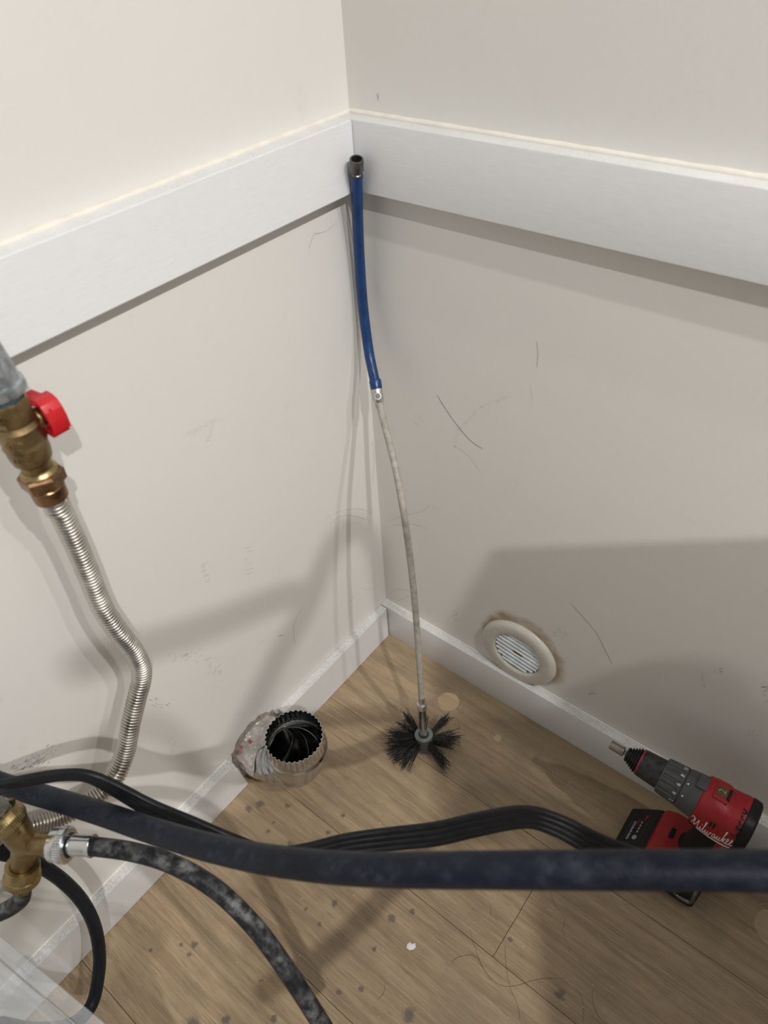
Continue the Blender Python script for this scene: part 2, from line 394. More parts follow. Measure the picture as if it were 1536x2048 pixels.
bm = bmesh.new(); box(bm, (-.06, 0, -.02), (2.6, .10, 2.3)); wall_right = struct(obj('wall_right', bm, M_wr))

# floor planks, each its own object
bm = bmesh.new(); box(bm, (-.06, -2.0, -.03), (2.6, .05, -.0062)); floor = struct(obj('floor', bm, M_sub))
rows = [(-.0115 - .158 * i) for i in range(-1, 13)]
cuts = {0: (.93,), 1: (.4200, 1.62), 2: (.78, 1.9), 3: (-.0, .88), 4: (.52, 1.7), 5: (.2, 1.3)}
random.seed(11)
for i, y1 in enumerate(rows[:-1]):
    y0 = rows[i + 1]; xs = [-.02] + sorted(c for c in cuts.get(i - 1, (random.uniform(.3, 1.2),)) if c > .05) + [2.6]
    hi_y = min(y1, .0)
    for xa, xb in zip(xs[:-1], xs[1:]):
        bm = bmesh.new(); g = .00025
        box(bm, (xa + g - (xa + xb) / 2, y0 + g - (hi_y + y0) / 2, -.006), (xb - g - (xa + xb) / 2, hi_y - g - (hi_y + y0) / 2, 0), .0004, seg=1)
        obj('plank', bm, M_floor, floor, loc=((xa + xb) / 2, (hi_y + y0) / 2, 0))

# baseboards and trim boards
def board_left(name, y0, y1, z0, z1, t, mat, cut=0.0):
    bm = bmesh.new(); b2 = bmesh.new(); bmesh.ops.create_cube(b2, size=1)
    for v in b2.verts: v.co = V((t * (v.co.x + .5), y0 + (v.co.y + .5) * (y1 - y0), z0 + (v.co.z + .5) * (z1 - z0)))
    for v in b2.verts:
        if cut and v.co.y > (y0 + y1) / 2 and v.co.z < (z0 + z1) / 2: v.co.y += cut
    bmesh.ops.bevel(b2, geom=b2.edges[:], offset=.0011, segments=2, affect='EDGES'); add(bm, b2)
    return struct(obj(name, bm, mat, ang=50))
board_left('baseboard_left', -2.0, -.3635, 0.0, HB, TB, M_base, .010)
board_left('baseboard_left', -.262, -TB - .0014, 0.0, HB, TB, M_base)
bm = bmesh.new(); box(bm, (0.0, -TB, 0), (2.6, 0, HB), .0011); struct(obj('baseboard_right', bm, M_base, ang=50))
tl = board_left('trim_1', -2.0, -T2, Z1, Z1 + H2, T2, M_trim)
bm = bmesh.new(); box(bm, (0.0, -T2, Z1), (2.6, 0, Z1 + H2), .0011); tr_ = struct(obj('trim_2', bm, M_trim, ang=50))
def bead(a, b, r, parent, name='caulk_bead'):
    a, b = V(a), V(b); rr = random.Random(5); n = int((b - a).length / .012); pts = [a.lerp(b, i / n) for i in range(n + 1)]
    bm = bmesh.new(); tube(bm, pts, lambda i, t: r * (1 + rr.uniform(-.12, .12)), 8); obj(name, bm, M_caulk, parent, 80)
bead((.0005, -1.98, Z1 + H2 + .0006), (.0005, -.001, Z1 + H2 + .0006), .0028, tl)
bead((.001, -.0005, Z1 + H2 + .0006), (2.58, -.0005, Z1 + H2 + .0006), .0028, tr_)
bead((.0003, -1.98, HB + .0002), (.0003, -.365, HB + .0002), .0011, wall_left, 'paint_line')
bead((.001, -.0003, HB + .0002), (2.58, -.0003, HB + .0002), .0012, wall_right, 'paint_line')

# scuffs on the walls: strokes of grime lying on the paint
def scuff(wall, strokes, wd, mat, name='scuff_mark', taper=True):
    bm = bmesh.new()
    for s in strokes:
        if wall is wall_left: pts = [PX(u, v) for u, v in s]; n = (1, 0, 0)
        else: pts = [PY(u, v) for u, v in s]; n = (0, -1, 0)
        if len(pts) > 2: pts = smooth(pts, 4)
        ribbon(bm, pts, wd, n, .0003, taper)
    return obj(name, bm, mat, wall)
def hatch(u0, v0, u1, v1, n, dx, dy, jit=3, seed=1):
    r = random.Random(seed); out = []
    for i in range(n):
        t = i / max(1, n - 1); u = u0 + (u1 - u0) * t + r.uniform(-jit, jit); v = v0 + (v1 - v0) * t + r.uniform(-jit, jit); k = r.uniform(.4, 1.1)
        out.append([(u, v), (u + dx * k, v + dy * k)])
    return out
def dots(cu, cv, ru, rv, n, seed, dx=5, dy=-3):
    r = random.Random(seed); out = []
    for i in range(n):
        a, q = r.uniform(0, 6.28), r.random() ** .6; u = cu + ru * q * math.cos(a); v = cv + rv * q * math.sin(a); k = r.uniform(.3, 1.2)
        out.append([(u, v), (u + dx * k, v + dy * k)])
    return out
scuff(wall_right, [[(874, 790), (905, 838), (940, 880), (966, 898)]], .0006, M_scuff)
scuff(wall_right, hatch(1014, 790, 960, 812, 12, 5, 7, 1, 2) + hatch(960, 812, 915, 858, 12, 7, 3, 1, 3) + hatch(915, 858, 906, 893, 9, 5, 3, 1, 4), .0005, M_scuff)
scuff(wall_right, [[(905, 890), (935, 910), (962, 945)]], .0004, M_pencil)
scuff(wall_right, [[(1073, 680), (1076, 705), (1074, 735)], [(1010, 1115), (1030, 1130)], [(1060, 770), (1066, 800)]], .0006, M_pencil)
scuff(wall_right, [[(1140, 1205), (1190, 1262), (1210, 1300), (1225, 1328)]], .0004, M_scuff)
scuff(wall_right, dots(1120, 1262, 18, 14, 12, 8, 6, 5) + dots(1440, 1345, 14, 10, 8, 9) + dots(1528, 1382, 10, 26, 14, 10) + dots(910, 1230, 6, 14, 6, 12) + dots(1180, 1385, 14, 6, 7, 13), .0008, M_scuff)
scuff(wall_right, dots(1405, 1362, 6, 18, 7, 14, 2, 6) + dots(1500, 1470, 30, 16, 9, 15), .0014, M_pencil)
scuff(wall_right, dots(838, 843, 12, 14, 8, 16, 2, 2), .0008, M_scuff)
scuff(wall_right, [[(778, 1042), (810, 1030), (845, 1022), (860, 1010)], [(780, 1052), (820, 1048), (858, 1058)], [(778, 1188), (795, 1178), (825, 1182)], [(780, 1195), (800, 1200), (818, 1190)]], .0005, M_pencil)
scuff(wall_right, [[(945, 1348), (955, 1358), (968, 1371)]], .0006, M_scuff)
scuff(wall_right, [[(755, 187), (757, 200)]], .003, M_pencil, taper=True)
scuff(wall_left, hatch(368, 868, 424, 838, 22, 3, 9, 1, 21) + hatch(425, 838, 412, 884, 16, 10, -4, 1, 22), .0005, M_pencil)
scuff(wall_left, hatch(402, 1128, 408, 1166, 9, 12, -5, 2, 23) + hatch(490, 1095, 492, 1150, 6, 14, -5, 3, 24), .0006, M_scuff)
scuff(wall_left, dots(380, 1312, 52, 16, 22, 25, 7, -4) + dots(428, 1350, 18, 30, 16, 26, 6, -8) + dots(310, 1405, 26, 10, 12, 27, 6, 2), .0008, M_scuff)
scuff(wall_left, dots(72, 1525, 26, 16, 60, 28, 6, -5) + dots(38, 1535, 20, 8, 22, 29, 8, -3) + dots(98, 1505, 14, 16, 14, 30, 4, -5), .0010, M_scuff)
scuff(wall_left, dots(345, 1490, 14, 40, 16, 31, 4, -8) + dots(470, 1430, 20, 14, 12, 32) + dots(535, 1290, 24, 16, 8, 33, 8, -5) + dots(490, 1400, 40, 40, 10, 34), .0009, M_pencil)
scuff(wall_left, [[(617, 500), (628, 470), (652, 462), (672, 445)], [(625, 465), (640, 468)], [(522, 448), (538, 446), (556, 455)], [(590, 1290), (588, 1250), (604, 1215)], [(356, 1032), (366, 1022)]], .0005, M_pencil)
scuff(wall_left, [[(648, 1040), (680, 1022), (720, 1018), (745, 1028)], [(655, 1050), (690, 1030), (735, 1040)], [(722, 1176), (740, 1180), (758, 1168)], [(745, 1170), (765, 1163)], [(744, 880), (748, 920), (745, 965)]], .0005, M_pencil)
scuff(wall_left, dots(560, 1275, 4, 6, 3, 35, 6, -4) + dots(700, 1198, 3, 5, 2, 36), .0012, M_scuff)

# ------------------------------------------------------------------ gas line on the left wall
VAL = V(PX(42, 868, .062))                                        # middle of the brass valve, 62 mm off the wall
vx, vy, vz = VAL
# galvanised elbow coming out of the wall
g = thing('gas_pipe', 'grey galvanised pipe elbow coming out of the left wall above the brass valve', 'pipe', (vx, vy, vz + .075))
bm = bmesh.new()
ET = .030                                                          # top of valve above its middle
path = [V((vx, vy, vz + ET + .004)), V((vx, vy, vz + ET + .022))]
for k in range(1, 9):
    a = k / 8 * PI / 2; path.append(V((vx - .030 * (1 - math.cos(a)), vy, vz + ET + .022 + .030 * math.sin(a))))
path.append(V((vx - .036, vy, vz + ET + .052)))
tube(bm, path, lambda i, t: .0142 if i > 1 else .0150, 24)
lathe(bm, [(.0150, 0), (.0172, .001), (.0178, .004), (.0172, .008), (.0150, .0095)], Matrix.Translation((vx, vy, vz + ET + .004)), 28)
obj('elbow', shift(bm, g), M_galv, g)
bm = bmesh.new(); tube(bm, [(vx - .036, vy, vz + ET + .052), (T2 - .002, vy, vz + ET + .052)], .0108, 20); obj('pipe_stub', shift(bm, g), M_galv, g)
bm = bmesh.new(); lathe(bm, [(.0112, 0), (.0122, .0015), (.0116, .003), (.0124, .0045), (.0114, .006)], Matrix.Translation((vx, vy, vz + ET - .002)), 24); obj('thread_sealant', shift(bm, g), M_tape, g)

v_ = thing('gas_valve', 'brass gas shutoff valve with red lever handle on the left wall', 'valve', (vx, vy, vz))
bm = bmesh.new()
lathe(bm, [(.0108, -.030), (.0112, -.024), (.0140, -.021), (.0150, -.015), (.0150, -.008), (.0158, -.007), (.0152, -.004), (.0150, .006), (.0160, .008), (.0150, .010), (.0142, .012)], seg=30)
lathe(bm, [(.0142, .0115), (.0150, .013), (.0150, .028), (.0142, .030)], seg=8)
obj('body', bm, M_brass_dull, v_, 30)
M_st = frame((0, 0, .0045), (0, 1, 0), (0, 0, 1))                  # the stem leaves the body along the wall
bm = bmesh.new(); lathe(bm, [(.0085, .008), (.0085, .0150), (.0072, .0165), (.0062, .0240)], M_st, 20); lathe(bm, [(.0082, .0145), (.0090, .0155), (.0082, .0170)], M_st, 6)
obj('stem', bm, M_brass, v_)
# lever handle: a folded cap over the stem with a flat lever reaching back to the wall
Mh = Matrix(((1, 0, 0, 0), (0, 0, 1, 0), (0, 1, 0, 0), (0, 0, 0, 1)))   # profile (x, z) extruded along y
bm = bmesh.new()
prism(bm, [(-.0010, .0200), (.0060, .0204), (.0118, .0185), (.0150, .0130), (.0160, .0060), (.0160, -.0040), (.0132, -.0040), (.0130, .0060), (.0120, .0115), (.0095, .0155), (.0050, .0176), (-.0010, .0174)], .0155, .0292, Mh, .0006)
prism(bm, [(-.0190, .0140), (.0060, .0168), (.0060, .0192), (-.0190, .0158)], .0140, .0268, Mh, .0006)
prism(bm, [(-.0060, -.0055), (.0150, -.0055), (.0150, .0150), (-.0060, .0185)], .0188, .0212, Mh, .0006)
prism(bm, [(.0020, -.0075), (.0135, -.0075), (.0135, -.0035), (.0020, -.0035)], .0150, .0285, Mh, .0006)
obj('handle', bm, M_red, v_, 40)
bm = bmesh.new()                                                   # cast lettering too worn to read
def emb(cx, cz, r0, pts, w_=.0006):
    q = []
    for a_, b_ in pts:
        th = cx + a_ / .0155
        q.append(V((math.cos(th) * r0, math.sin(th) * r0, cz + b_)))
    tube(bm, q, w_, 5)
for cx in (-1.05, -.62):
    emb(cx, -.0005, .0152, [(.0032 * math.cos(k * PI / 6), .0032 * math.sin(k * PI / 6)) for k in range(13)], .00035)
    emb(cx, -.0005, .0152, [(-.001, -.0015), (0, .0017), (.001, -.0015)], .0003)
for k in range(5): emb(-1.2 + .22 * k, -.0135, .0150, [(0, -.0016), (0, .0016), (.0013, .0008), (.0004, -.0002), (.0014, -.0016)], .0003)
for k in range(3): emb(-1.0 + .18 * k, .020, .0150, [(-.0008, -.003), (-.0008, .003), (.0010, .002), (-.0004, .0002), (.0012, -.003)], .0004)
obj('cast_marks', bm, M_brass_dull, v_)
bm = bmesh.new(); lathe(bm, [(.0138, -.046), (.0165, -.0445), (.0168, -.036), (.0150, -.034), (.0115, -.0335)], seg=6); obj('flare_nut', bm, M_bronze, v_, 25)
bm = bmesh.new(); lathe(bm, [(.0128, -.0355), (.0136, -.0345), (.0136, -.0330), (.0120, -.0315), (.0112, -.0300)], seg=30); obj('seat_ring', bm, M_brass, v_)

# corrugated stainless gas hose
gh = thing('gas_hose', 'corrugated stainless steel flexible gas hose hanging from the brass valve', 'hose', (vx, vy, vz - .06))
bm = bmesh.new(); lathe(bm, [(.0116, -.060), (.0126, -.059), (.0132, -.0475), (.0120, -.046)], Matrix.Translation((vx, vy, vz)), 24); obj('end_collar', shift(bm, gh), M_bronze, gh)
hp = [V((vx, vy, vz - .0590)), V((vx, vy, vz - .074))] + [PX(u, v, x) for u, v, x in ((112, 1003, .061), (145, 1072, .060), (176, 1145, .060), (204, 1213, .061), (236, 1262, .064), (270, 1306, .066), (284, 1348, .066), (273, 1400, .066), (261, 1450, .067), (250, 1508, .069), (226, 1562, .072), (182, 1600, .068), (120, 1634, .062), (68, 1650, .058), (10, 1668, .055), (-60, 1690, .052))]
hp = even(smooth(hp, 16), .00054)
bm = bmesh.new(); tube(bm, hp, lambda i, t: .0082 + .0014 * (1, .75, -.35, -1, -.35, .75)[i % 6], 22); obj('corrugated_tube', shift(bm, gh), M_steel, gh, 80)

# ------------------------------------------------------------------ duct cleaning brush leaning in the corner
TOP = V((0.0325, -0.0325, 0.785)); tp = P(713, 330, 1.0)
BOT = V(PZ(848, 1478, .026))
nrm = V((-(BOT - TOP).y, (BOT - TOP).x, 0)).normalized()
def on_lean(u, v):
    r = ray(u, v); return CAM + r * ((TOP - CAM).dot(nrm) / r.dot(nrm))
br = thing('duct_brush', 'flexible duct brush with blue sleeve leaning upright in the wall corner', 'brush', (BOT.x, BOT.y, 0))
sl = [on_lean(*q) for q in ((713, 350), (714, 400), (716, 460), (719, 520), (723, 580), (729, 640), (738, 705), (746, 745), (752, 772))]
sl = [p for p in smooth(sl, 8)]
ctop = on_lean(713, 318); cbot = on_lean(713, 350); ax = (ctop - cbot).normalized(); Lc = (ctop - cbot).length
bm = bmesh.new(); lathe(bm, [(.0030, .004), (.0052, .006), (.0052, Lc), (.0068, Lc), (.0071, Lc - .0012), (.0072, .0060), (.0064, .0048), (.0050, .0048), (.0050, .003), (.0060, .002), (.0060, -.002), (.003, -.002)], frame(cbot, ax), 32, closed=True)
obj('top_coupler', shift(bm, br), M_darkmetal, br, 30)
bm = bmesh.new(); tube(bm, sl, lambda i, t: .0066 if t < .02 else .0060, 18)
obj('blue_sleeve', shift(bm, br), M_blue, br)
e0 = sl[-1]; e1 = on_lean(758, 806); fax = (e0 - e1).normalized(); Lf = (e0 - e1).length
bm = bmesh.new(); lathe(bm, [(.0058, -.004), (.0070, -.003), (.0072, .006), (.0062, .008)], frame(e0, fax), 20); obj('sleeve_cuff', shift(bm, br), M_blue, br)
bm = bmesh.new(); lathe(bm, [(.0030, -.004), (.0050, 0), (.0066, .004), (.0069, Lf - .004), (.0066, Lf - .003)], frame(e1, fax), 24)
obj('ferrule', shift(bm, br), M_steel, br)
side = (CAM - e1); side = (side - fax * side.dot(fax)).normalized()
bm = bmesh.new(); lathe(bm, [(.0030, 0), (.0030, .0010), (.0042, .0010), (.0044, .0), (.0040, -.001)], frame(e1.lerp(e0, .42) + side * .0064, side), 20, closed=True); obj('lock_button', shift(bm, br), M_zinc, br)
bm = bmesh.new(); lathe(bm, [(.0001, 0), (.0031, .0003)], frame(e1.lerp(e0, .42) + side * .0066, side), 16); obj('button_hole', shift(bm, br), M_darkmetal, br)
ht = on_lean(845, 1432)                                            # where the rod meets the hub
rodp = [e1] + [on_lean(*q) for q in ((768, 845), (790, 932), (803, 1000), (814, 1070), (823, 1140), (830, 1210), (836, 1290), (840, 1350), (843, 1398))]
rodp = smooth(rodp, 8)
bm = bmesh.new(); tube(bm, rodp, lambda i, t: .0050 if t < .04 else .0041, 14); obj('flexible_rod', shift(bm, br), M_rod, br)
hax = (rodp[-1] - BOT).normalized(); q0 = rodp[-1]
L2 = (q0 - BOT).length
bm = bmesh.new(); lathe(bm, [(.0042, L2 + .004), (.0047, L2 - .002), (.0047, L2 - .008), (.0070, L2 - .011), (.0072, L2 - .020), (.0058, L2 - .022), (.0058, .012)], frame(BOT, hax), 24); obj('lower_coupler', shift(bm, br), M_zinc, br)
bm = bmesh.new(); lathe(bm, [(.0118, -.021), (.0126, -.019), (.0128, .008), (.0120, .010)], frame(BOT, hax), 32); obj('hub', shift(bm, br), M_hub, br)
bm = bmesh.new(); lathe(bm, [(.0078, .0095), (.0132, .0095), (.0138, .0112), (.0130, .0122), (.0080, .0122)], frame(BOT, hax), 32, closed=True); obj('hub_washer', shift(bm, br), M_hub_top, br)
HB_ = basis(hax, RT)
rb = random.Random(4)
tufts = [(2, .10, .047, .9, 30), (-10, -.5, .040, .8, 22), (38, .9, .046, .7, 34), (122, .55, .046, .8, 34), (138, .2, .040, .7, 26), (168, .35, .047, .9, 34), (180, .0, .050, 1.1, 40), (192, -.4, .050, 1.1, 40),
         (204, -.8, .047, 1, 34), (224, -.9, .044, .6, 22), (238, -.9, .040, .3, 8), (306, -.9, .046, .6, 26), (316, -.9, .040, .8, 26), (84, .5, .034, .6, 18)]
for adeg, tl_, ln, spread, cnt in tufts:
    a = math.radians(adeg); d = (HB_.col[0] * math.cos(a) + HB_.col[1] * math.sin(a)); bm = bmesh.new(); bt = bmesh.new()
    for k in range(cnt):
        z_ = rb.uniform(-.011, .006); st = BOT + hax * z_ + d * .0105 + HB_.col[0] * rb.uniform(-.001, .001)
        sp = (d + hax * (tl_ * .35 + rb.gauss(0, .07) * spread) + d.cross(hax) * rb.gauss(0, .10) * spread).normalized()
        L_ = ln * rb.uniform(.62, 1.0); e = st + sp * L_; mid = st + sp * L_ * .55 + V((rb.gauss(0, .0008), rb.gauss(0, .0008), rb.gauss(0, .0008)))
        e += V((rb.gauss(0, .0022), rb.gauss(0, .0022), rb.gauss(0, .0018) - .002)); e.z = max(e.z, .0012); mid.z = max(mid.z, .0014)
        tube(bm, [st, mid, e], lambda i, t: (.00062, .00058, .00035)[i], 4)
        for _ in range(2):
            f0 = mid.lerp(e, rb.uniform(.3, .95)); f1 = f0 + V((rb.gauss(0, .003), rb.gauss(0, .003), rb.gauss(0, .002))); f1.z = max(f1.z, .001)
            tube(bt, [f0, f1], lambda i, t: .00028, 3)
    tf = obj('bristle_tuft', shift(bm, br), M_bristle, br)
    obj('dusty_fluff', shift(bt, br), M_fluff, tf)

# ------------------------------------------------------------------ galvanised duct elbow
EL = V((0.080, -0.3000, 0.0))
el = thing('duct_elbow', 'galvanised sheet metal duct elbow with crimped mouth poking out of the left wall', 'duct', (0.03, -.307, 0))
yc0, yc1 = -.3110, -.3000
def ring_at(a):                                                   # a: 0 horizontal inlet .. 90 vertical mouth
    r = .0480; c = V((.032, 0, .0980)); s = math.radians(a)
    o = V((c.x + r * math.sin(s), yc0 + (yc1 - yc0) * a / 90, c.z - r * math.cos(s))); return o, V((math.cos(s), 0, math.sin(s)))
R_ = .0405
def gore(a0, a1, first):
    bm = bmesh.new(); rings = []; seg = 56
    sts = [(a0, R_ + .0016), (a0 + .9, R_ + .0019), (a0 + 2.2, R_ + .0002), ((a0 + a1) / 2, R_), (a1 - 2.2, R_), (a1 - .9, R_ + .0004), (a1, R_ + .0010)]
    for a, r in sts:
        o, t = ring_at(a); B = basis(t, (0, 1, 0))
        rings.append([o + (B.col[0] * math.cos(2 * PI * k / seg) + B.col[1] * math.sin(2 * PI * k / seg)) * r for k in range(seg)])
    inner = [[o_ + (ring_at(sts[i][0])[0] - o_).normalized() * .0009 for o_ in rg] for i, rg in enumerate(rings)]
    A = [[bm.verts.new(p) for p in rg] for rg in rings]; Bv = [[bm.verts.new(p) for p in rg] for rg in inner]
    for S in (A, Bv):
        for x, y in zip(S[:-1], S[1:]):
            for k in range(seg): bm.faces.new((x[k], x[(k + 1) % seg], y[(k + 1) % seg], y[k]))
    for i in (0, -1):
        for k in range(seg): bm.faces.new((A[i][k], A[i][(k + 1) % seg], Bv[i][(k + 1) % seg], Bv[i][k]))
    return bm
for i, (a0, a1) in enumerate(((2, 30), (30, 60), (60, 90))):
    obj('gore', shift(gore(a0, a1, i == 0), el), M_sheet, el, 50)
bm = bmesh.new(); lathe(bm, [(.0395, -.050), (.0395, .0345), (.0388, .0345), (.0388, -.050)], frame((0, yc0, .050), (1, 0, 0)), 48, closed=True); obj('inlet_pipe', shift(bm, el), M_sheet, el)
# vertical collar, plain at the bottom and crimped towards the mouth
o9, t9 = ring_at(90)
def crimp(r, h, t):
    k = max(0.0, min(1.0, (h - .010) / .012)); return r - .0012 * k + .0011 * k * math.sin(2 * PI * t * 34)
TOPH = .130 - o9.z
bm = bmesh.new(); lathe(bm, [(R_ + .0004, 0), (R_ + .0022, .0015), (R_ + .0022, .0035), (R_, .005), (R_, .010), (R_, .014), (R_, .019), (R_, .024), (R_, TOPH), (R_ - .0007, TOPH), (R_ - .0007, .024), (R_ - .0007, .014), (R_ - .0008, .005), (R_ - .0022, .0042), (R_ - .0022, .0018), (R_ - .0008, 0)], frame(o9, (0, 0, 1)), 272, closed=True, rf=crimp)
obj('crimped_collar', shift(bm, el), M_sheet, el, 70)
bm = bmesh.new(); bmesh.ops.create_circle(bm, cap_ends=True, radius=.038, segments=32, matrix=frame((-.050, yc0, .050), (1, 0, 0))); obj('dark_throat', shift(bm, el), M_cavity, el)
# foil tape wrapped between wall and elbow
bm = bmesh.new(); rf_ = random.Random(9); seg = 60; rings = []
for i in range(9):
    t = i / 8; x = -.004 + .040 * t; ring = []
    for k in range(seg):
        a = 2 * PI * k / seg; w0 = math.sin(a * 9 + t * 4) * .6 + math.sin(a * 17 - t * 7) * .4
        r = .0432 - .0005 * t + .0014 * w0 * (1 - abs(2 * t - 1) * .6) + rf_.uniform(-.0011, .0011)
        ring.append(bm.verts.new((x + .0025 * math.sin(a * 5) * (t > .8), yc0 + .0005 + r * math.cos(a), max(.0015, .0495 + r * math.sin(a)))))
    rings.append(ring)
for A, B in zip(rings[:-1], rings[1:]):
    for k in range(seg): bm.faces.new((A[k], A[(k + 1) % seg], B[(k + 1) % seg], B[k]))
tape = obj('foil_tape', shift(bm, el), M_foil, el, 12)
bm = bmesh.new()                                                   # red printed rating marks on the tape
def tape_pt(a, x): return V((x, yc0 + .0454 * math.cos(a), .0495 + .0454 * math.sin(a)))
for c_, x_ in ((2.50, .008),):
    for rad in (.0030, .0014):
        tube(bm, [tape_pt(c_ + rad / .045 * math.cos(k * PI / 8), x_ + rad * math.sin(k * PI / 8)) for k in range(17)], .00035, 5)
for k in range(4): tube(bm, [tape_pt(2.36 - .03 * k, .006), tape_pt(2.36 - .03 * k, .0105)], .0004, 5)
for k in range(3): tube(bm, [tape_pt(2.05 - .04 * k, .012), tape_pt(2.05 - .04 * k, .019)], .0006, 5)
obj('red_print', shift(bm, el), M_print, tape)

# ------------------------------------------------------------------ round vent cover on the right wall
vc = thing('vent_cover', 'round cream vent cover with silvery slatted middle low on the right wall', 'vent cover', DISC)
bm = bmesh.new(); Mv = frame((0, 0, 0), (0, -1, 0), (1, 0, 0))
lathe(bm, [(.0600, 0), (.0612, .0015), (.0608, .0035), (.0575, .0075), (.0530, .0090), (.0415, .0088), (.0388, .0080), (.0372, .0050), (.0372, .0002)], Mv, 72, closed=True); obj('flange', bm, M_cover, vc, 50)
bm = bmesh.new(); lathe(bm, [(.0001, .0003), (.0371, .0003), (.0371, .0008), (.0001, .0008)], Mv, 48, closed=True); obj('backing', bm, M_slatb, vc)
n_sl = 8
for i in range(n_sl):
    c_ = -.0345 + .069 * (i + .5) / n_sl; hw = math.sqrt(max(1e-6, .0370 ** 2 - c_ ** 2)); bm = bmesh.new(); rs = random.Random(50 + i); nn = 8
    rows_ = []
    for k in range(nn + 1):
        x = -hw + 2 * hw * k / nn; j = rs.uniform(-.00012, .00012)
        rows_.append([bm.verts.new(Matrix.Rotation(math.radians(7), 4, 'Y') @ V((x, -y_, c_ + z_ + j))) for y_, z_ in ((.0006, -.0040), (.0020 + j, -.0034), (.0066, .0006), (.0062, .0020), (.0010 + j, .0037))])
    for A, B in zip(rows_[:-1], rows_[1:]):
        for q in range(4): bm.faces.new((A[q], B[q], B[q + 1], A[q + 1]))
    obj('slat', bm, M_slat, vc, 20)
bm = bmesh.new(); lathe(bm, [(.0001, .0056), (.0055, .0054), (.0062, .0045), (.0060, .0032)], Mv @ Matrix.Diagonal((1.4, .55, 1, 1)), 20); obj('brown_screw_stain', bm, M_slatb, vc)
bm = bmesh.new(); rs = random.Random(77)
for k in range(20):
    a, q = rs.uniform(0, 6.28), .033 * math.sqrt(rs.random()); bmesh.ops.create_icosphere(bm, subdivisions=1, radius=rs.uniform(.0003, .0007), matrix=Matrix.Translation((q * math.cos(a), -.0049, q * math.sin(a))))
o = obj('dirt_speck', bm, M_bristle, vc); o['kind'] = 'stuff'

# ------------------------------------------------------------------ cordless drill standing on its battery
TILT = math.radians(-6)
dr = thing('cordless_drill', 'red and black cordless drill standing on its battery by the right wall', 'drill', (0.545, -0.0985, 0.0040))
dr.rotation_euler = (TILT, 0, 0)
ZA = .1630; X0 = .545                                             # drill axis above the floor
def dx(x): return x - X0
M_ax = frame((0, 0, ZA), (-1, 0, 0), (0, -1, 0))                  # local z runs towards the chuck
def ax_h(x): return X0 - x                                         # height along that axis for a world x
bm = bmesh.new(); lathe(bm, [(.0042, ax_h(.4475)), (.0060, ax_h(.4468)), (.0062, ax_h(.4445)), (.0056, ax_h(.4440)), (.0056, ax_h(.4300)), (.0050, ax_h(.4290)), (.0034, ax_h(.4290)), (.0034, ax_h(.4380))], M_ax, 24)
lathe(bm, [(.0034, ax_h(.4555)), (.0032, ax_h(.4465))], M_ax, 6)
obj('socket_bit', bm, M_socket, dr, 30)
def knurl(r, h, t): return r
bm = bmesh.new()
pr_ = [(.0050, ax_h(.4505)), (.0080, ax_h(.4505))]
for k in range(5):
    x = .4520 + .0030 * k; r = .0085 + .0016 * k; pr_ += [(r + .0008, ax_h(x)), (r + .0010, ax_h(x + .0014)), (r - .0003, ax_h(x + .0016)), (r, ax_h(x + .0028))]
pr_ += [(.0158, ax_h(.4675)), (.0158, ax_h(.4690))]
pr_ = sorted(pr_, key=lambda q: -q[1])
lathe(bm, pr_, M_ax, 48, rf=lambda r, h, t: r * (1 - .045 * (1 if math.sin(2 * PI * t * 9) > .2 else 0) * (h > ax_h(.4665)))); obj('chuck_nose', bm, M_dblack, dr, 25)
bm = bmesh.new(); lathe(bm, [(.0162, ax_h(.4675)), (.0167, ax_h(.4680)), (.0168, ax_h(.4695)), (.0165, ax_h(.4700))], M_ax, 48); obj('chuck_ring', bm, M_magenta, dr)
bm = bmesh.new(); lathe(bm, [(.0163, ax_h(.4698)), (.0170, ax_h(.4705)), (.0186, ax_h(.4930)), (.0186, ax_h(.4952)), (.0170, ax_h(.4958))], M_ax, 48); obj('chuck_sleeve', bm, M_dsleeve, dr, 30)
def cl(r, h, t):
    if ax_h(.5165) < h < ax_h(.4985): return r - (.0013 if abs(math.sin(PI * t * 16)) > .82 else 0)
    return r
bm = bmesh.new(); lathe(bm, [(.0180, ax_h(.4950)), (.0212, ax_h(.4958)), (.0221, ax_h(.4975)), (.0224, ax_h(.4990)), (.0232, ax_h(.5070)), (.0236, ax_h(.5160)), (.0239, ax_h(.5175)), (.0239, ax_h(.5205)), (.0222, ax_h(.5212))], M_ax, 128, rf=cl); obj('clutch_collar', bm, M_dgrey, dr, 30)
bm = bmesh.new()
loft(bm, [(dx(.5205), 0, ZA, .0225, .0225, 2), (dx(.5220), 0, ZA, .0240, .0240, 2), (dx(.5330), 0, ZA - .0005, .0252, .0258, 2.1), (dx(.5440), 0, ZA - .001, .0258, .0270, 2.2), (dx(.5450), 0, ZA - .001, .0240, .025, 2.2)], 'x', 40)
box(bm, (dx(.5330), -.0095, ZA + .0225), (dx(.5450), .0095, ZA + .0278), .0012)
obj('gear_case', bm, M_dgrey, dr, 35)
body = [(dx(.5420), 0, ZA - .001, .0245, .0255, 2.3), (dx(.5435), 0, ZA - .0015, .0272, .0285, 2.4), (dx(.5520), 0, ZA - .003, .0284, .0310, 2.5), (dx(.5640), 0, ZA - .0045, .0288, .0330, 2.6), (dx(.5700), 0, ZA - .006, .0288, .0315, 2.6), (dx(.5780), 0, ZA - .006, .0292, .0320, 2.6), (dx(.5870), 0, ZA - .0055, .0295, .0335, 2.6), (dx(.5915), 0, ZA - .0055, .0290, .0330, 2.6), (dx(.5925), 0, ZA - .0055, .0270, .031, 2.6)]
bm = bmesh.new(); loft(bm, body, 'x', 48)
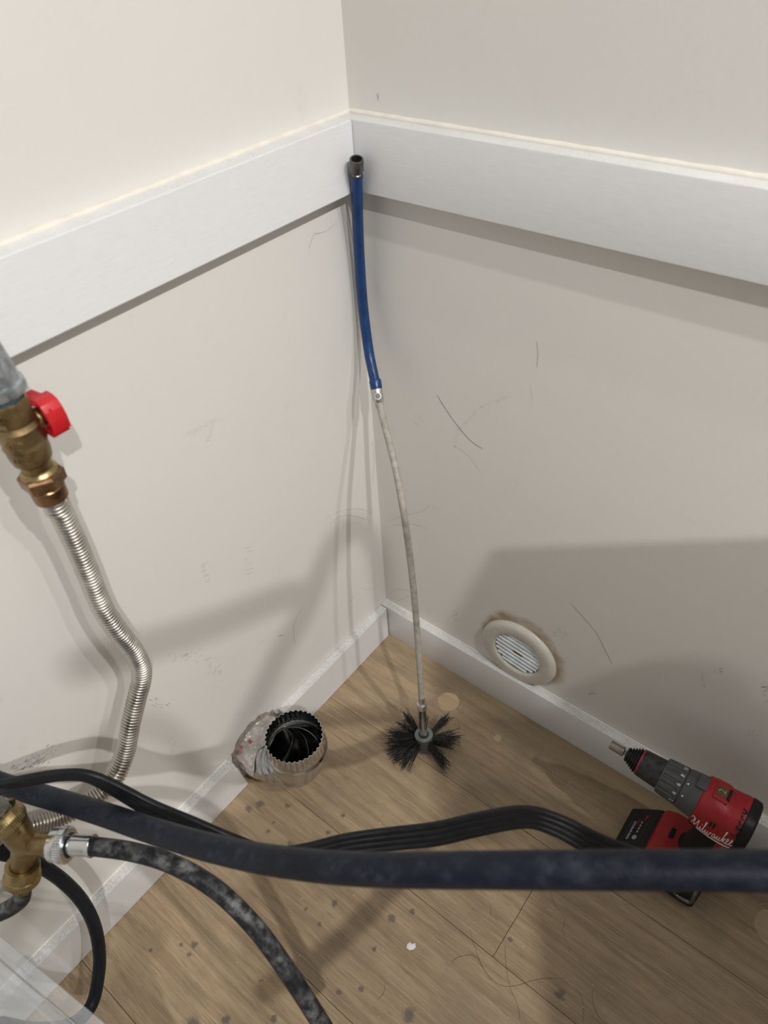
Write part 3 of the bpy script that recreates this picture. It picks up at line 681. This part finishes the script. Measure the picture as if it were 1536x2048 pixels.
box(bm, (dx(.5520), -.0125, ZA + .0235), (dx(.5690), .0125, ZA + .0295), .002)
housing = obj('motor_housing', bm, M_dred, dr, 40)
def surf(x, ang, lift=.0003):                                      # a point on the housing: ang 0 = room side (-y), 90 = top
    for s0, s1 in zip(body[:-1], body[1:]):
        if s0[0] <= x <= s1[0]: break
    t = (x - s0[0]) / (s1[0] - s0[0]); c2, h1, h2, e = (s0[i] + (s1[i] - s0[i]) * t for i in (2, 3, 4, 5))
    c, s = math.cos(ang), math.sin(ang)
    return V((x, -(h1 + lift) * math.copysign(abs(c) ** (2 / e), c), c2 + (h2 + lift) * math.copysign(abs(s) ** (2 / e), s)))
bm = bmesh.new()
for k in range(2): box(bm, (dx(.5620) + .004 * k, -.0293, ZA - .001), (dx(.5643) + .004 * k, -.0270, ZA + .007), .0005)
obj('air_slot', bm, M_dblack, housing)
bm = bmesh.new()
loft(bm, [(dx(.5905), 0, ZA - .0055, .0285, .0325, 2.6), (dx(.5920), 0, ZA - .0055, .0300, .0340, 2.7), (dx(.6010), 0, ZA - .006, .0292, .0325, 2.7), (dx(.6035), 0, ZA - .0065, .0268, .0298, 2.6), (dx(.6040), 0, ZA - .0065, .0235, .0265, 2.5)], 'x', 40)
cap = obj('rear_cap', bm, M_dblack, dr, 40)
bm = bmesh.new(); box(bm, (dx(.5950), -.0292, ZA - .022), (dx(.5975), -.0278, ZA - .004), .0006); obj('screw_tab', bm, M_dgrey, cap)
bm = bmesh.new(); box(bm, (dx(.5540), -.0072, ZA + .0290), (dx(.5660), .0072, ZA + .0301), .0004); sel = obj('speed_selector', bm, M_amber, dr)
bm = bmesh.new(); box(bm, (dx(.5665), -.0078, ZA + .0275), (dx(.5695), .0078, ZA + .0315), .0008); obj('selector_slide', bm, M_dblack, dr)

def glyphs(txt, size, shear=0.0):
    cu = bpy.data.curves.new('text', 'FONT'); cu.body = txt; cu.size = size; cu.shear = shear; cu.align_x = 'CENTER'; cu.align_y = 'CENTER'; cu.resolution_u = 2
    o = bpy.data.objects.new('text', cu); COL.objects.link(o)
    dg = bpy.context.evaluated_depsgraph_get(); me = o.evaluated_get(dg).to_mesh()
    vs = [v.co.copy() for v in me.vertices]; fs = [tuple(p.vertices) for p in me.polygons]
    o.evaluated_get(dg).to_mesh_clear(); bpy.data.objects.remove(o); bpy.data.curves.remove(cu); return vs, fs
def put(bm, vf, fn):
    vs, fs = vf; nv = [bm.verts.new(fn(v.x, v.y)) for v in vs]
    for f in fs:
        try: bm.faces.new([nv[i] for i in f])
        except ValueError: pass
bm = bmesh.new(); put(bm, glyphs('2', .011), lambda a, b: V((dx(.5600) - b, a, ZA + .0304))); obj('gear_number', bm, M_greyprint, sel)
# clutch numbers round the collar, read along the circumference
bm = bmesh.new()
for txt, deg in (('10', 108), ('8', 80), ('6', 52), ('4', 24), ('2', -4), ('1', -32), ('12', 136)):
    put(bm, glyphs(txt, .0066), lambda a, b, dg=deg: (lambda th: V((dx(.5168) - b, -.0243 * math.cos(th), ZA + .0243 * math.sin(th))))(math.radians(dg) + a / .0243))
obj('clutch_numbers', bm, M_white, dr)
bm = bmesh.new()
for deg in (66, 30):
    th0 = math.radians(deg); q = [V((dx(.5250) + b, -.0250 * math.cos(th0 + a / .025), ZA + .0250 * math.sin(th0 + a / .025))) for a, b in ((-.0014, .0012), (0, -.0012), (.0014, .0012))]
    bm.faces.new([bm.verts.new(p) for p in q])
obj('setting_arrow', bm, M_white, dr)
# brand script on the side of the housing, drawn as pen strokes: (x right, y up) in letter heights
SCR = [[(0, 0), (.35, 1.25), (.42, .9), (.45, .1), (.95, 1.25), (.98, .6), (1.02, .05), (1.25, .12)], [(-.12, 1.22), (.05, 1.38), (.35, 1.25)],
       [(1.25, .1), (1.45, .62), (1.42, .1), (1.6, .08)], [(1.50, .95), (1.56, 1.0)],
       [(1.6, .08), (2.0, 1.25), (1.88, 1.28), (1.82, .12), (2.0, .06)],
       [(2.0, .06), (2.2, .6), (2.2, .1), (2.38, .1), (2.5, .58), (2.52, .1), (2.72, .1), (2.85, .58), (3.05, .5)],
       [(3.55, .56), (3.3, .6), (3.18, .25), (3.35, .04), (3.58, .5), (3.58, .1), (3.72, .1)],
       [(3.72, .1), (3.88, .58), (3.88, .12), (4.05, .08), (4.2, .56), (4.2, .1), (4.38, .1)],
       [(4.38, .1), (4.78, 1.2), (4.66, 1.22), (4.58, .04)], [(4.58, .25), (4.85, .56), (4.75, .34), (4.68, .3), (4.95, .05)],
       [(4.95, .05), (5.15, .3), (5.3, .5), (5.15, .6), (5.08, .2), (5.25, .03), (5.45, .15)],
       [(5.45, .15), (5.65, .32), (5.8, .5), (5.65, .6), (5.58, .2), (5.75, .03), (6.0, .2)],
       [(.9, -.42), (2.5, -.34), (4.5, -.4), (5.8, -.36), (4.4, -.52), (2.5, -.46)]]
def strokes(lines, fn, wd, bm, n=5):
    for s in lines:
        q = smooth([V((a, b, 0)) for a, b in s], n); tube(bm, [fn(p.x, p.y) for p in q], lambda i, t: wd * (.6 if i in (0, len(q) - 1) else 1), 5)
bm = bmesh.new(); SX = .0078; SY = .0115
strokes(SCR, lambda a, b: surf(dx(.5452) + a * SX - b * .0006, math.radians(-27 + b * 20 + a * 3.4)), .00044, bm); obj('brand_script', bm, M_white, housing)
LAR = [[(0, 1), (0, 0), (.55, .05)], [(1.15, .6), (.85, .55), (.85, .1), (1.1, .08), (1.15, .6), (1.2, .05)], [(1.5, .6), (1.52, .05)], [(1.52, .4), (1.72, .62), (1.85, .55)], [(2.1, .6), (2.12, .05)], [(2.12, .4), (2.3, .62), (2.45, .55)], [(2.7, .75), (2.8, .3), (3.05, .25)], [(3.15, .8), (3.0, .2), (2.75, -.3)]]
bm = bmesh.new(); strokes(LAR, lambda a, b: surf(dx(.5905) - b * .0062, math.radians(16 + a * 22)), .00105, bm, 4); obj('handwritten_name', bm, M_ink, housing)

# grip, trigger, foot, battery
bm = bmesh.new()
loft(bm, [(ZA - .020, dx(.5640), 0, .0180, .0165, 2.4), (ZA - .034, dx(.5650), 0, .0165, .0160, 2.3), (ZA - .060, dx(.5650), 0, .0150, .0155, 2.3), (ZA - .085, dx(.5630), 0, .0160, .0160, 2.4), (ZA - .100, dx(.5600), 0, .0200, .0180, 2.6), (ZA - .106, dx(.5560), 0, .0250, .0200, 2.8)], 'z', 32)
obj('grip', bm, M_dblack, dr)
bm = bmesh.new(); loft(bm, [(ZA - .022, dx(.5460), 0, .0060, .0080, 2.3), (ZA - .034, dx(.5475), 0, .0055, .0085, 2.3), (ZA - .046, dx(.5480), 0, .0060, .0080, 2.3)], 'z', 20); obj('trigger', bm, M_dblack, dr)
bm = bmesh.new(); loft(bm, [(ZA - .0205, dx(.5510), 0, .0120, .0150, 2.4), (ZA - .028, dx(.5500), 0, .0105, .0140, 2.4)], 'z', 24); obj('trigger_guard', bm, M_dred, dr)
bm = bmesh.new()
prism(bm, [(dx(.5130), .0480), (dx(.5165), .0620), (dx(.5300), .0690), (dx(.5830), .0690), (dx(.5890), .0640), (dx(.5890), .0480)], -.0330, .0330, frame((0, 0, 0), (0, -1, 0), (1, 0, 0)), .0035)
foot = obj('foot', bm, M_dred, dr, 40)
bm = bmesh.new(); box(bm, (dx(.5250), -.0345, .0520), (dx(.5335), -.0325, .0605), .0008); obj('release_button', bm, M_dblack, foot)
bm = bmesh.new(); box(bm, (dx(.5310), -.008, .0675), (dx(.5370), .008, .0700), .0008); obj('work_light', bm, M_dblack, foot)
bm = bmesh.new(); tube(bm, [V((dx(.5205) + .0022 * math.cos(k * PI / 6), -.0335, .0565 + .0022 * math.sin(k * PI / 6))) for k in range(13)], .0004, 5)
tube(bm, [(dx(.5193), -.0335, .0555), (dx(.5205), -.0335, .0575), (dx(.5217), -.0335, .0555)], .0004, 5); obj('emblem', bm, M_white, foot)
bm = bmesh.new()
Mb = frame((0, 0, 0), (0, -1, 0), (1, 0, 0))
prism(bm, [(dx(.4830), .0), (dx(.4790), .006), (dx(.4775), .018), (dx(.5110), .0515), (dx(.5200), .0530), (dx(.5860), .0500), (dx(.5900), .044), (dx(.5900), .006), (dx(.5860), .0)], -.0365, .0365, Mb, .0045)
bat = obj('battery', bm, M_dblack, dr, 40)
# sloping front of the battery: label panel, charge lights, button
a0 = V((dx(.4775), 0, .018)); a1 = V((dx(.5110), 0, .0515)); sd = (a1 - a0).normalized(); nn_ = V((-sd.z, 0, sd.x)); LS = (a1 - a0).length
def face(a, b, lift=.0004): return a0 + sd * (LS / 2 + b) + V((0, -1, 0)) * (-a) * -1 * -1 + nn_ * lift      # a along +y..., b up the slope
def quad(bm, a, b, wa, wb, lift=.0005):
    bm.faces.new([bm.verts.new(a0 + sd * (LS / 2 + b + q * wb) + V((0, a + p * wa, 0)) + nn_ * lift) for p, q in ((-.5, -.5), (.5, -.5), (.5, .5), (-.5, .5))])
bm = bmesh.new(); b2 = [(-.024, -.012), (.024, -.012), (.024, .013), (-.024, .013)]
tube(bm, [a0 + sd * (LS / 2 + q[1]) + V((0, q[0], 0)) + nn_ * .0002 for q in b2 + b2[:1]], .0004, 5); obj('panel_line', bm, M_dgrey, bat)
bm = bmesh.new()
for k in range(4): quad(bm, .006 - .0052 * k + .004, .0045, .0034, .0026)
obj('charge_light', bm, M_greyprint, bat)
bm = bmesh.new(); lathe(bm, [(.0036, 0), (.0036, .0010), (.0028, .0015)], frame(a0 + sd * (LS / 2 + .0045) + V((0, -.0155, 0)), nn_), 20); obj('gauge_button', bm, M_greyprint, bat)
bm = bmesh.new(); put(bm, glyphs('LITHIUM-ION', .0052), lambda a, b: a0 + sd * (LS / 2 - .0060 + b) + V((0, -a - .004, 0)) + nn_ * .0006); obj('battery_lettering', bm, M_white, bat)
bm = bmesh.new(); put(bm, glyphs('RED', .0052, .2), lambda a, b: a0 + sd * (LS / 2 - .0008 + b) + V((0, -a + .010, 0)) + nn_ * .0006)
bm.faces.new([bm.verts.new(a0 + sd * (LS / 2 + q) + V((0, p, 0)) + nn_ * .0006) for p, q in ((.012, .007), (.022, .007), (.022, .011))]); obj('red_lettering', bm, M_redprint, bat)
bm = bmesh.new(); box(bm, (dx(.4905), -.0376, .006), (dx(.5100), -.0360, .030), .001); obj('side_stripe', bm, M_dred, bat)
# belt clip on the room side at the rear of the foot
bm = bmesh.new()
cp = [V((dx(.5830), -.0345, .0560)), V((dx(.5840), -.0420, .0555)), V((dx(.5840), -.0480, .0500)), V((dx(.5830), -.0495, .0360)), V((dx(.5660), -.0500, .0350)), V((dx(.5655), -.0480, .0500)), V((dx(.5660), -.0420, .0555)), V((dx(.5665), -.0345, .0560))]
tube(bm, smooth(cp, 5), .0026, 10)
obj('belt_clip', bm, M_darkmetal, dr)
bm = bmesh.new(); lathe(bm, [(.0035, 0), (.0035, .0035), (.002, .0042)], frame((dx(.5890), -.030, .058), (0, -1, 0)), 14); obj('clip_screw', bm, M_zinc, dr)

# ------------------------------------------------------------------ water hoses, tee and cord in front
D = .62
tee = thing('brass_tee', 'brass hose tee fitting with knurled brass couplings in the lower left', 'fitting', P(48, 1686, D))
T0 = V(tee.location)
E_r = P(108, 1689, D); E_d = P(45, 1722, .629); E_n = P(44, 1757, .636); E_h = P(44, 1784, .642); E_u = P(20, 1644, .607); E_u2 = P(-14, 1612, .598)
bm = bmesh.new()
tube(bm, [T0, E_r], .0100, 24); tube(bm, [T0, E_d, E_n], .0100, 24); tube(bm, [T0, E_u], lambda i, t: .0112 + .0025 * t, 24)
bmesh.ops.create_uvsphere(bm, u_segments=24, v_segments=16, radius=.0116, matrix=Matrix.Translation(T0))
obj('body', shift(bm, tee), M_brass_dull, tee)
def kn(n, d): return lambda r, h, t: r
def nut(o, ax_, R1, L1, mat, parent, name, knl=(.35, .85), flip=False):
    bm = bmesh.new(); lo_, hi_ = knl[0] * L1, knl[1] * L1
    pr = [(R1 * .70, 0), (R1 * .93, .0), (R1 * .96, L1 * .06), (R1 * .96, lo_ - .0004), (R1, lo_), (R1 * 1.03, lo_ + .0004), (R1 * 1.03, hi_ - .0004), (R1, hi_), (R1 * .93, L1 * .97), (R1 * .70, L1)]
    lathe(bm, pr, frame(o, ax_), 144, closed=True, rf=lambda r, h, t: r - (.00055 if (lo_ < h < hi_ and int(t * 144) % 3 == 0 and r > R1) else 0))
    return obj(name, shift(bm, parent), mat, parent, 30)
dn = (E_h - E_d).normalized()
nut(E_d + dn * .004, dn, .0150, .0190, M_brass, tee, 'lower_coupling', (.60, .95))
bm = bmesh.new(); lathe(bm, [(.0075, .022), (.0088, .0225), (.0090, .0330), (.0080, .0345), (.006, .0345)], frame(E_d, dn), 8); obj('hose_shank', shift(bm, tee), M_brass_dull, tee, 25)
ud = (E_u2 - E_u).normalized()
nut(E_u - ud * .002, ud, .0152, .0150, M_brass, tee, 'inlet_coupling', (.15, .60))
bm = bmesh.new(); lathe(bm, [(.0100, .010), (.0110, .013), (.0110, .026), (.009, .028)], frame(E_u, ud), 6); lathe(bm, [(.006, .027), (.006, .05)], frame(E_u, ud), 20); obj('inlet_hex', shift(bm, tee), M_zinc, tee, 25)

h1 = thing('water_hose', 'dusty black rubber hose with silver coupling leaving the brass tee rightward to the floor', 'hose', E_r, 'water hoses')
rd = (P(188, 1692, .614) - P(98, 1689, D)).normalized()
nut(P(107, 1689, D), rd, .0148, .0152, M_zinc, h1, 'coupling_nut', (.48, .90))
fs_ = P(141, 1690, .616); fe = P(188, 1692, .614); Lr = (fe - fs_).length
bm = bmesh.new(); lathe(bm, [(.0060, -.004), (.0068, -.0035), (.0068, 0), (.0085, .0015), (.0090, .004), (.0089, Lr - .005), (.0098, Lr - .0005), (.0094, Lr), (.0080, Lr)], frame(fs_, rd), 64, rf=lambda r, h, t: r - (.0005 if (r > .0086 and (t * 8) % 1 > .88) else 0)); obj('ferrule', shift(bm, h1), M_zinc, h1, 30)
hpath = [P(180, 1692, .614)] + [P(*q) for q in ((262, 1703, .610), (335, 1724, .606), (405, 1760, .602), (466, 1808, .600), (526, 1874, .600), (580, 1950, .604), (628, 2024, .610), (672, 2096, .618), (720, 2180, .63))]
bm = bmesh.new(); tube(bm, even(smooth(hpath, 10), .003), .0078, 24); hs = obj('hose', shift(bm, h1), M_hose_dust, h1)
# moulded lettering on the hose (only fragments can be read)
sm_ = even(smooth(hpath, 10), .003)
i0 = min(range(len(sm_)), key=lambda i: (sm_[i] - P(556, 1915, .602)).length)
bm = bmesh.new()
tdir = (sm_[i0 + 6] - sm_[i0]).normalized(); vw = (CAM - sm_[i0]); vw = (vw - tdir * vw.dot(tdir)).normalized(); sd_ = vw.cross(tdir)
def on_hose(a, b):                                                  # a along, b across
    k = max(0, min(len(sm_) - 2, i0 + int(a / .003))); p = sm_[k].lerp(sm_[k + 1], min(1, max(0, a / .003 - int(a / .003)))); th = b / .0078
    return p + (vw * math.cos(th) + sd_ * math.sin(th)) * .00795
put(bm, glyphs('YBR34', .0085), lambda a, b: on_hose(a + .014, -b + .0005)); obj('hose_lettering', bm, M_greyprint, hs)

h2 = thing('water_hose', 'short dark hose curling away left below the brass tee', 'hose', E_h, 'water hoses')
bm = bmesh.new(); hp2 = [E_d + dn * .031, E_h + dn * .006, P(34, 1806, .655), P(8, 1822, .66), P(-30, 1834, .66), P(-90, 1836, .66)]
tube(bm, even(smooth(hp2, 10), .003), .0076, 20); obj('hose', shift(bm, h2), M_hose_dust, h2)

h3 = thing('water_hose', 'plain black hose looping down behind the brass tee beside the left baseboard', 'hose', PX(163, 1800, .06), 'water hoses')
bm = bmesh.new(); hp3 = [PX(*q) for q in ((-40, 1690, .055), (0, 1704, .058), (40, 1714, .060), (82, 1732, .062), (126, 1762, .065), (163, 1801, .070), (187, 1846, .076), (198, 1897, .083), (197, 1950, .092), (182, 2012, .102), (140, 2050, .108), (70, 2060, .112), (0, 2050, .115))]
tube(bm, even(smooth(hp3, 10), .003), .0070, 20); obj('hose', shift(bm, h3), M_hose_clean, h3)

h4 = thing('water_hose', 'thick navy black hose crossing the whole picture in front of the drill', 'hose', P(768, 1737, .42), 'water hoses')
hp4 = [P(*q) for q in ((-140, 1500, .74), (-60, 1538, .70), (0, 1566, .675), (100, 1596, .645), (200, 1626, .61), (300, 1660, .57), (400, 1690, .53), (500, 1713, .495), (600, 1728, .462), (700, 1737, .437), (800, 1740, .416), (950, 1740, .393), (1100, 1740, .378), (1300, 1740, .365), (1450, 1741, .357), (1600, 1742, .35), (1900, 1742, .34))]
bm = bmesh.new(); tube(bm, even(smooth(hp4, 10), .003), .0098, 28); obj('hose', shift(bm, h4), M_hose_big, h4)

# flat four-strand cord
cdp = [(-120, 1600, .64), (-50, 1582, .62), (0, 1572, .61), (70, 1558, .60), (130, 1550, .60), (180, 1554, .60), (235, 1580, .605), (300, 1616, .61), (380, 1650, .61), (460, 1684, .615), (540, 1712, .62), (610, 1708, .62), (690, 1690, .62), (780, 1678, .62), (870, 1668, .615), (950, 1650, .605), (1015, 1637, .59), (1065, 1635, .58), (1120, 1653, .575), (1180, 1684, .575), (1245, 1712, .58), (1330, 1736, .60), (1440, 1742, .62)]
tw = [74, 74, 73, 72, 73, 72, 64, 56, 54, 54, 52, 42, 34, 28, 24, 28, 34, 40, 36, 26, 20, 16, 16]
cpts = smooth([P(*q) for q in cdp], 8)
sect = []
for side_ in (1, -1):
    for l in (range(4) if side_ > 0 else range(3, -1, -1)):
        cx = -.0075 + .005 * l
        for k in range(5):
            a = (PI - PI * k / 4) if side_ > 0 else (-PI * k / 4)
            sect.append((cx + .00256 * math.cos(a), .0011 * math.sin(a) + side_ * .0017))
ups = []
for i, p in enumerate(cpts):
    t = i / 8; k = min(int(t), len(tw) - 2); a = math.radians(tw[k] + (tw[k + 1] - tw[k]) * (t - k))
    tv = (cpts[min(i + 1, len(cpts) - 1)] - cpts[max(i - 1, 0)]).normalized(); v0 = (CAM - p); v0 = (v0 - tv * v0.dot(tv)).normalized()
    ups.append(v0 * math.cos(a) + tv.cross(v0) * math.sin(a))
bm = bmesh.new(); sweep(bm, cpts, sect, ups)
tag(obj('power_cord', bm, M_cord, None, 60), 'flat black ribbed power cord arching behind the thick navy hose', 'cord')

# frosted plastic box cropped by the lower left corner
bl = PZ(0, 1872, .33); br_ = PZ(212, 2048, .33); ex = (br_ - bl); ex.z = 0; ex.normalize(); ey = V((ex.y, -ex.x, 0))
ctr = bl + ex * .06; ctr.z = 0
Mx = Matrix((ex, -ey, V((0, 0, 1)))).transposed().to_4x4(); Mx.translation = ctr
bx_ = thing('storage_box', 'frosted clear plastic box cropped by the lower left edge beside the wall', 'box', ctr)
bx_.matrix_world = Mx
X0b, X1b, Y1b = -.085, .13, -.20
bm = bmesh.new(); box(bm, (X0b, Y1b, .3265), (X1b, -.012, .3285)); obj('lid', bm, M_frost, bx_)
for (a, b) in (((X0b, -.012, .318), (X1b, 0.0, .3315)), ((X0b, Y1b - .012, .318), (X1b, Y1b, .3315)), ((X1b, Y1b - .012, .318), (X1b + .012, 0, .3315))):
    bm = bmesh.new(); box(bm, a, b, .002); obj('rim', bm, M_frost, bx_)
bm = bmesh.new(); tube(bm, [V((X0b, -.0125, .3318)), V((X1b, -.0125, .3318))], .0006, 8); obj('rim_highlight', bm, M_greyprint, bx_)  # thin grey line standing in for the highlight along the rim
bm = bmesh.new(); prism(bm, [(X0b + .03, Y1b + .02), (X1b - .01, Y1b + .02), (X1b - .01, -.02), (X0b + .03, -.02)], .0, .003); obj('bottom', bm, M_frost, bx_)
for pa, pb in (((X0b + .03, -.022), (X1b - .01, -.020)), ((X1b - .012, Y1b + .02), (X1b - .01, -.022)), ((X0b + .03, Y1b + .02), (X1b - .01, Y1b + .022))):
    bm = bmesh.new(); box(bm, (pa[0], pa[1], .003), (pb[0], pb[1], .322)); obj('wall_panel', bm, M_frost, bx_)

# ------------------------------------------------------------------ unseen, just outside the frame: dryer and hoses added to shade the corner
ap = thing('unseen_dryer', 'unseen white enamelled appliance added just beyond the right edge to shade the corner', 'dryer', (.735, -.335, 0))
ap.rotation_euler = (0, 0, math.atan2(.0995, .135))
bm = bmesh.new(); box(bm, (0, -.66, .02), (.47, 0, .94), .008); obj('cabinet', bm, M_appl, ap)
bm = bmesh.new(); box(bm, (-.065, -.30, .941), (.47, 0, .955), .005); obj('shade_top', bm, M_appl, ap)  # overhang added to carry the cast shadow further left
for x in (.05, .42):
    for y in (-.61, -.05):
        bm = bmesh.new(); lathe(bm, [(.018, 0), (.02, .004), (.012, .008), (.012, .021)], Matrix.Translation((x, y, 0)), 16); obj('foot', bm, M_dblack, ap)
LA_, LC_ = V((1.593, -1.07, 2.15)), V((1.593, -.53, 2.15))
def between(wp, lamp_, x): t = (x - wp.x) / (lamp_.x - wp.x); return wp.lerp(lamp_, t)
def loose(pts, r, label):  # unseen hoses added along lamp rays to cast the soft shadows
    bm = bmesh.new(); tube(bm, even(smooth(pts, 8), .005), r, 18)
    o = obj('shadow_hose', bm, M_hose_clean); tag(o, label, 'hose', 'added shadow hoses'); return o
loose([between(PX(u, v), LA_, .72) for u, v in ((150, 1335), (220, 1312), (300, 1290), (380, 1265), (450, 1240), (530, 1208), (585, 1190), (612, 1196), (600, 1220))], .0105, 'unseen black hose added beyond the right edge to cast a band shadow on the left wall')
loose([between(PX(u, v), LA_, .68) for u, v in ((440, 1560), (475, 1480), (520, 1390), (565, 1300), (600, 1240), (630, 1175), (665, 1095), (700, 1058), (735, 1068), (758, 1130), (768, 1230))], .0105, 'unseen black hose added beyond the right edge to cast an arch shadow on the left wall')
loose([between(PY(u, v), LC_, .845) for u, v in ((1120, 1500), (1150, 1440), (1200, 1392), (1260, 1372), (1330, 1385), (1385, 1430), (1405, 1500), (1405, 1580))], .018, 'unseen black hose added behind the dryer to cast a loop shadow on the right wall')

loose([LA_.lerp(PZ(u, v), (LA_.x - .62) / (LA_.x - PZ(u, v).x)) for u, v in ((520, 1985), (570, 1955), (625, 1925), (690, 1870), (760, 1800), (850, 1690), (930, 1580))], .0085, 'unseen black hose added beside the dryer to cast a diagonal shadow on the floor')

# ------------------------------------------------------------------ bits on the floor
p = PZ(823, 1893); bm = bmesh.new()
poly = [(-.006, -.002), (-.002, -.0045), (.003, -.003), (.0055, -.0005), (.0045, .004), (.001, .0025), (-.0025, .0045), (-.0055, .002)]
prism(bm, poly, 0, .0006, Matrix.Translation((p.x, p.y, .0001)) @ Matrix.Rotation(.6, 4, 'Z'))
tag(obj('paper_scrap', bm, M_paper), 'tiny torn white scrap lying alone on the brown plank floor', 'scrap')
bm = bmesh.new()
def hair(q):
    tube(bm, [V((v.x, v.y, .0006)) for v in smooth([PZ(u, w) for u, w in q], 6)], .00012, 4)
hair([(905, 1925), (915, 1915), (950, 1912), (975, 1950), (1000, 1970), (1030, 1972), (1080, 1958), (1130, 1958)])
hair([(940, 1860), (945, 1880), (955, 1910), (965, 1935), (985, 1960)]); hair([(1100, 1780), (1110, 1810), (1130, 1835), (1125, 1860), (1135, 1890)])
hair([(1010, 1890), (1012, 1930), (1020, 1975), (1035, 2010), (1040, 2040)]); hair([(1185, 1980), (1185, 2000), (1195, 2030), (1215, 2050)]); hair([(1150, 1975), (1165, 2000), (1165, 2046)])
hair([(770, 1968), (768, 1985), (755, 2000)]); hair([(800, 1930), (812, 1945), (818, 1945)]); hair([(979, 1812), (982, 1825), (980, 1828)])
o = tag(obj('loose_hair', bm, M_hair), 'fine dark hairs scattered over the plank floor', 'hair'); o['kind'] = 'stuff'
bm = bmesh.new(); rs = random.Random(21)
for u, v in [(700, 1432), (713, 1427), (662, 1410), (720, 1470), (712, 1425), (674, 1571), (709, 1584), (650, 1460)] + [(rs.uniform(420, 1250), rs.uniform(1420, 2040)) for _ in range(45)]:
    p = PZ(u, v)
    if p.x < .03 or p.y > -.03: continue
    bmesh.ops.create_icosphere(bm, subdivisions=1, radius=rs.uniform(.0004, .0010), matrix=Matrix.Translation((p.x, p.y, .0004)))
o = tag(obj('floor_crumbs', bm, M_crumb), 'pale plaster crumbs sprinkled on the plank floor', 'crumbs'); o['kind'] = 'stuff'
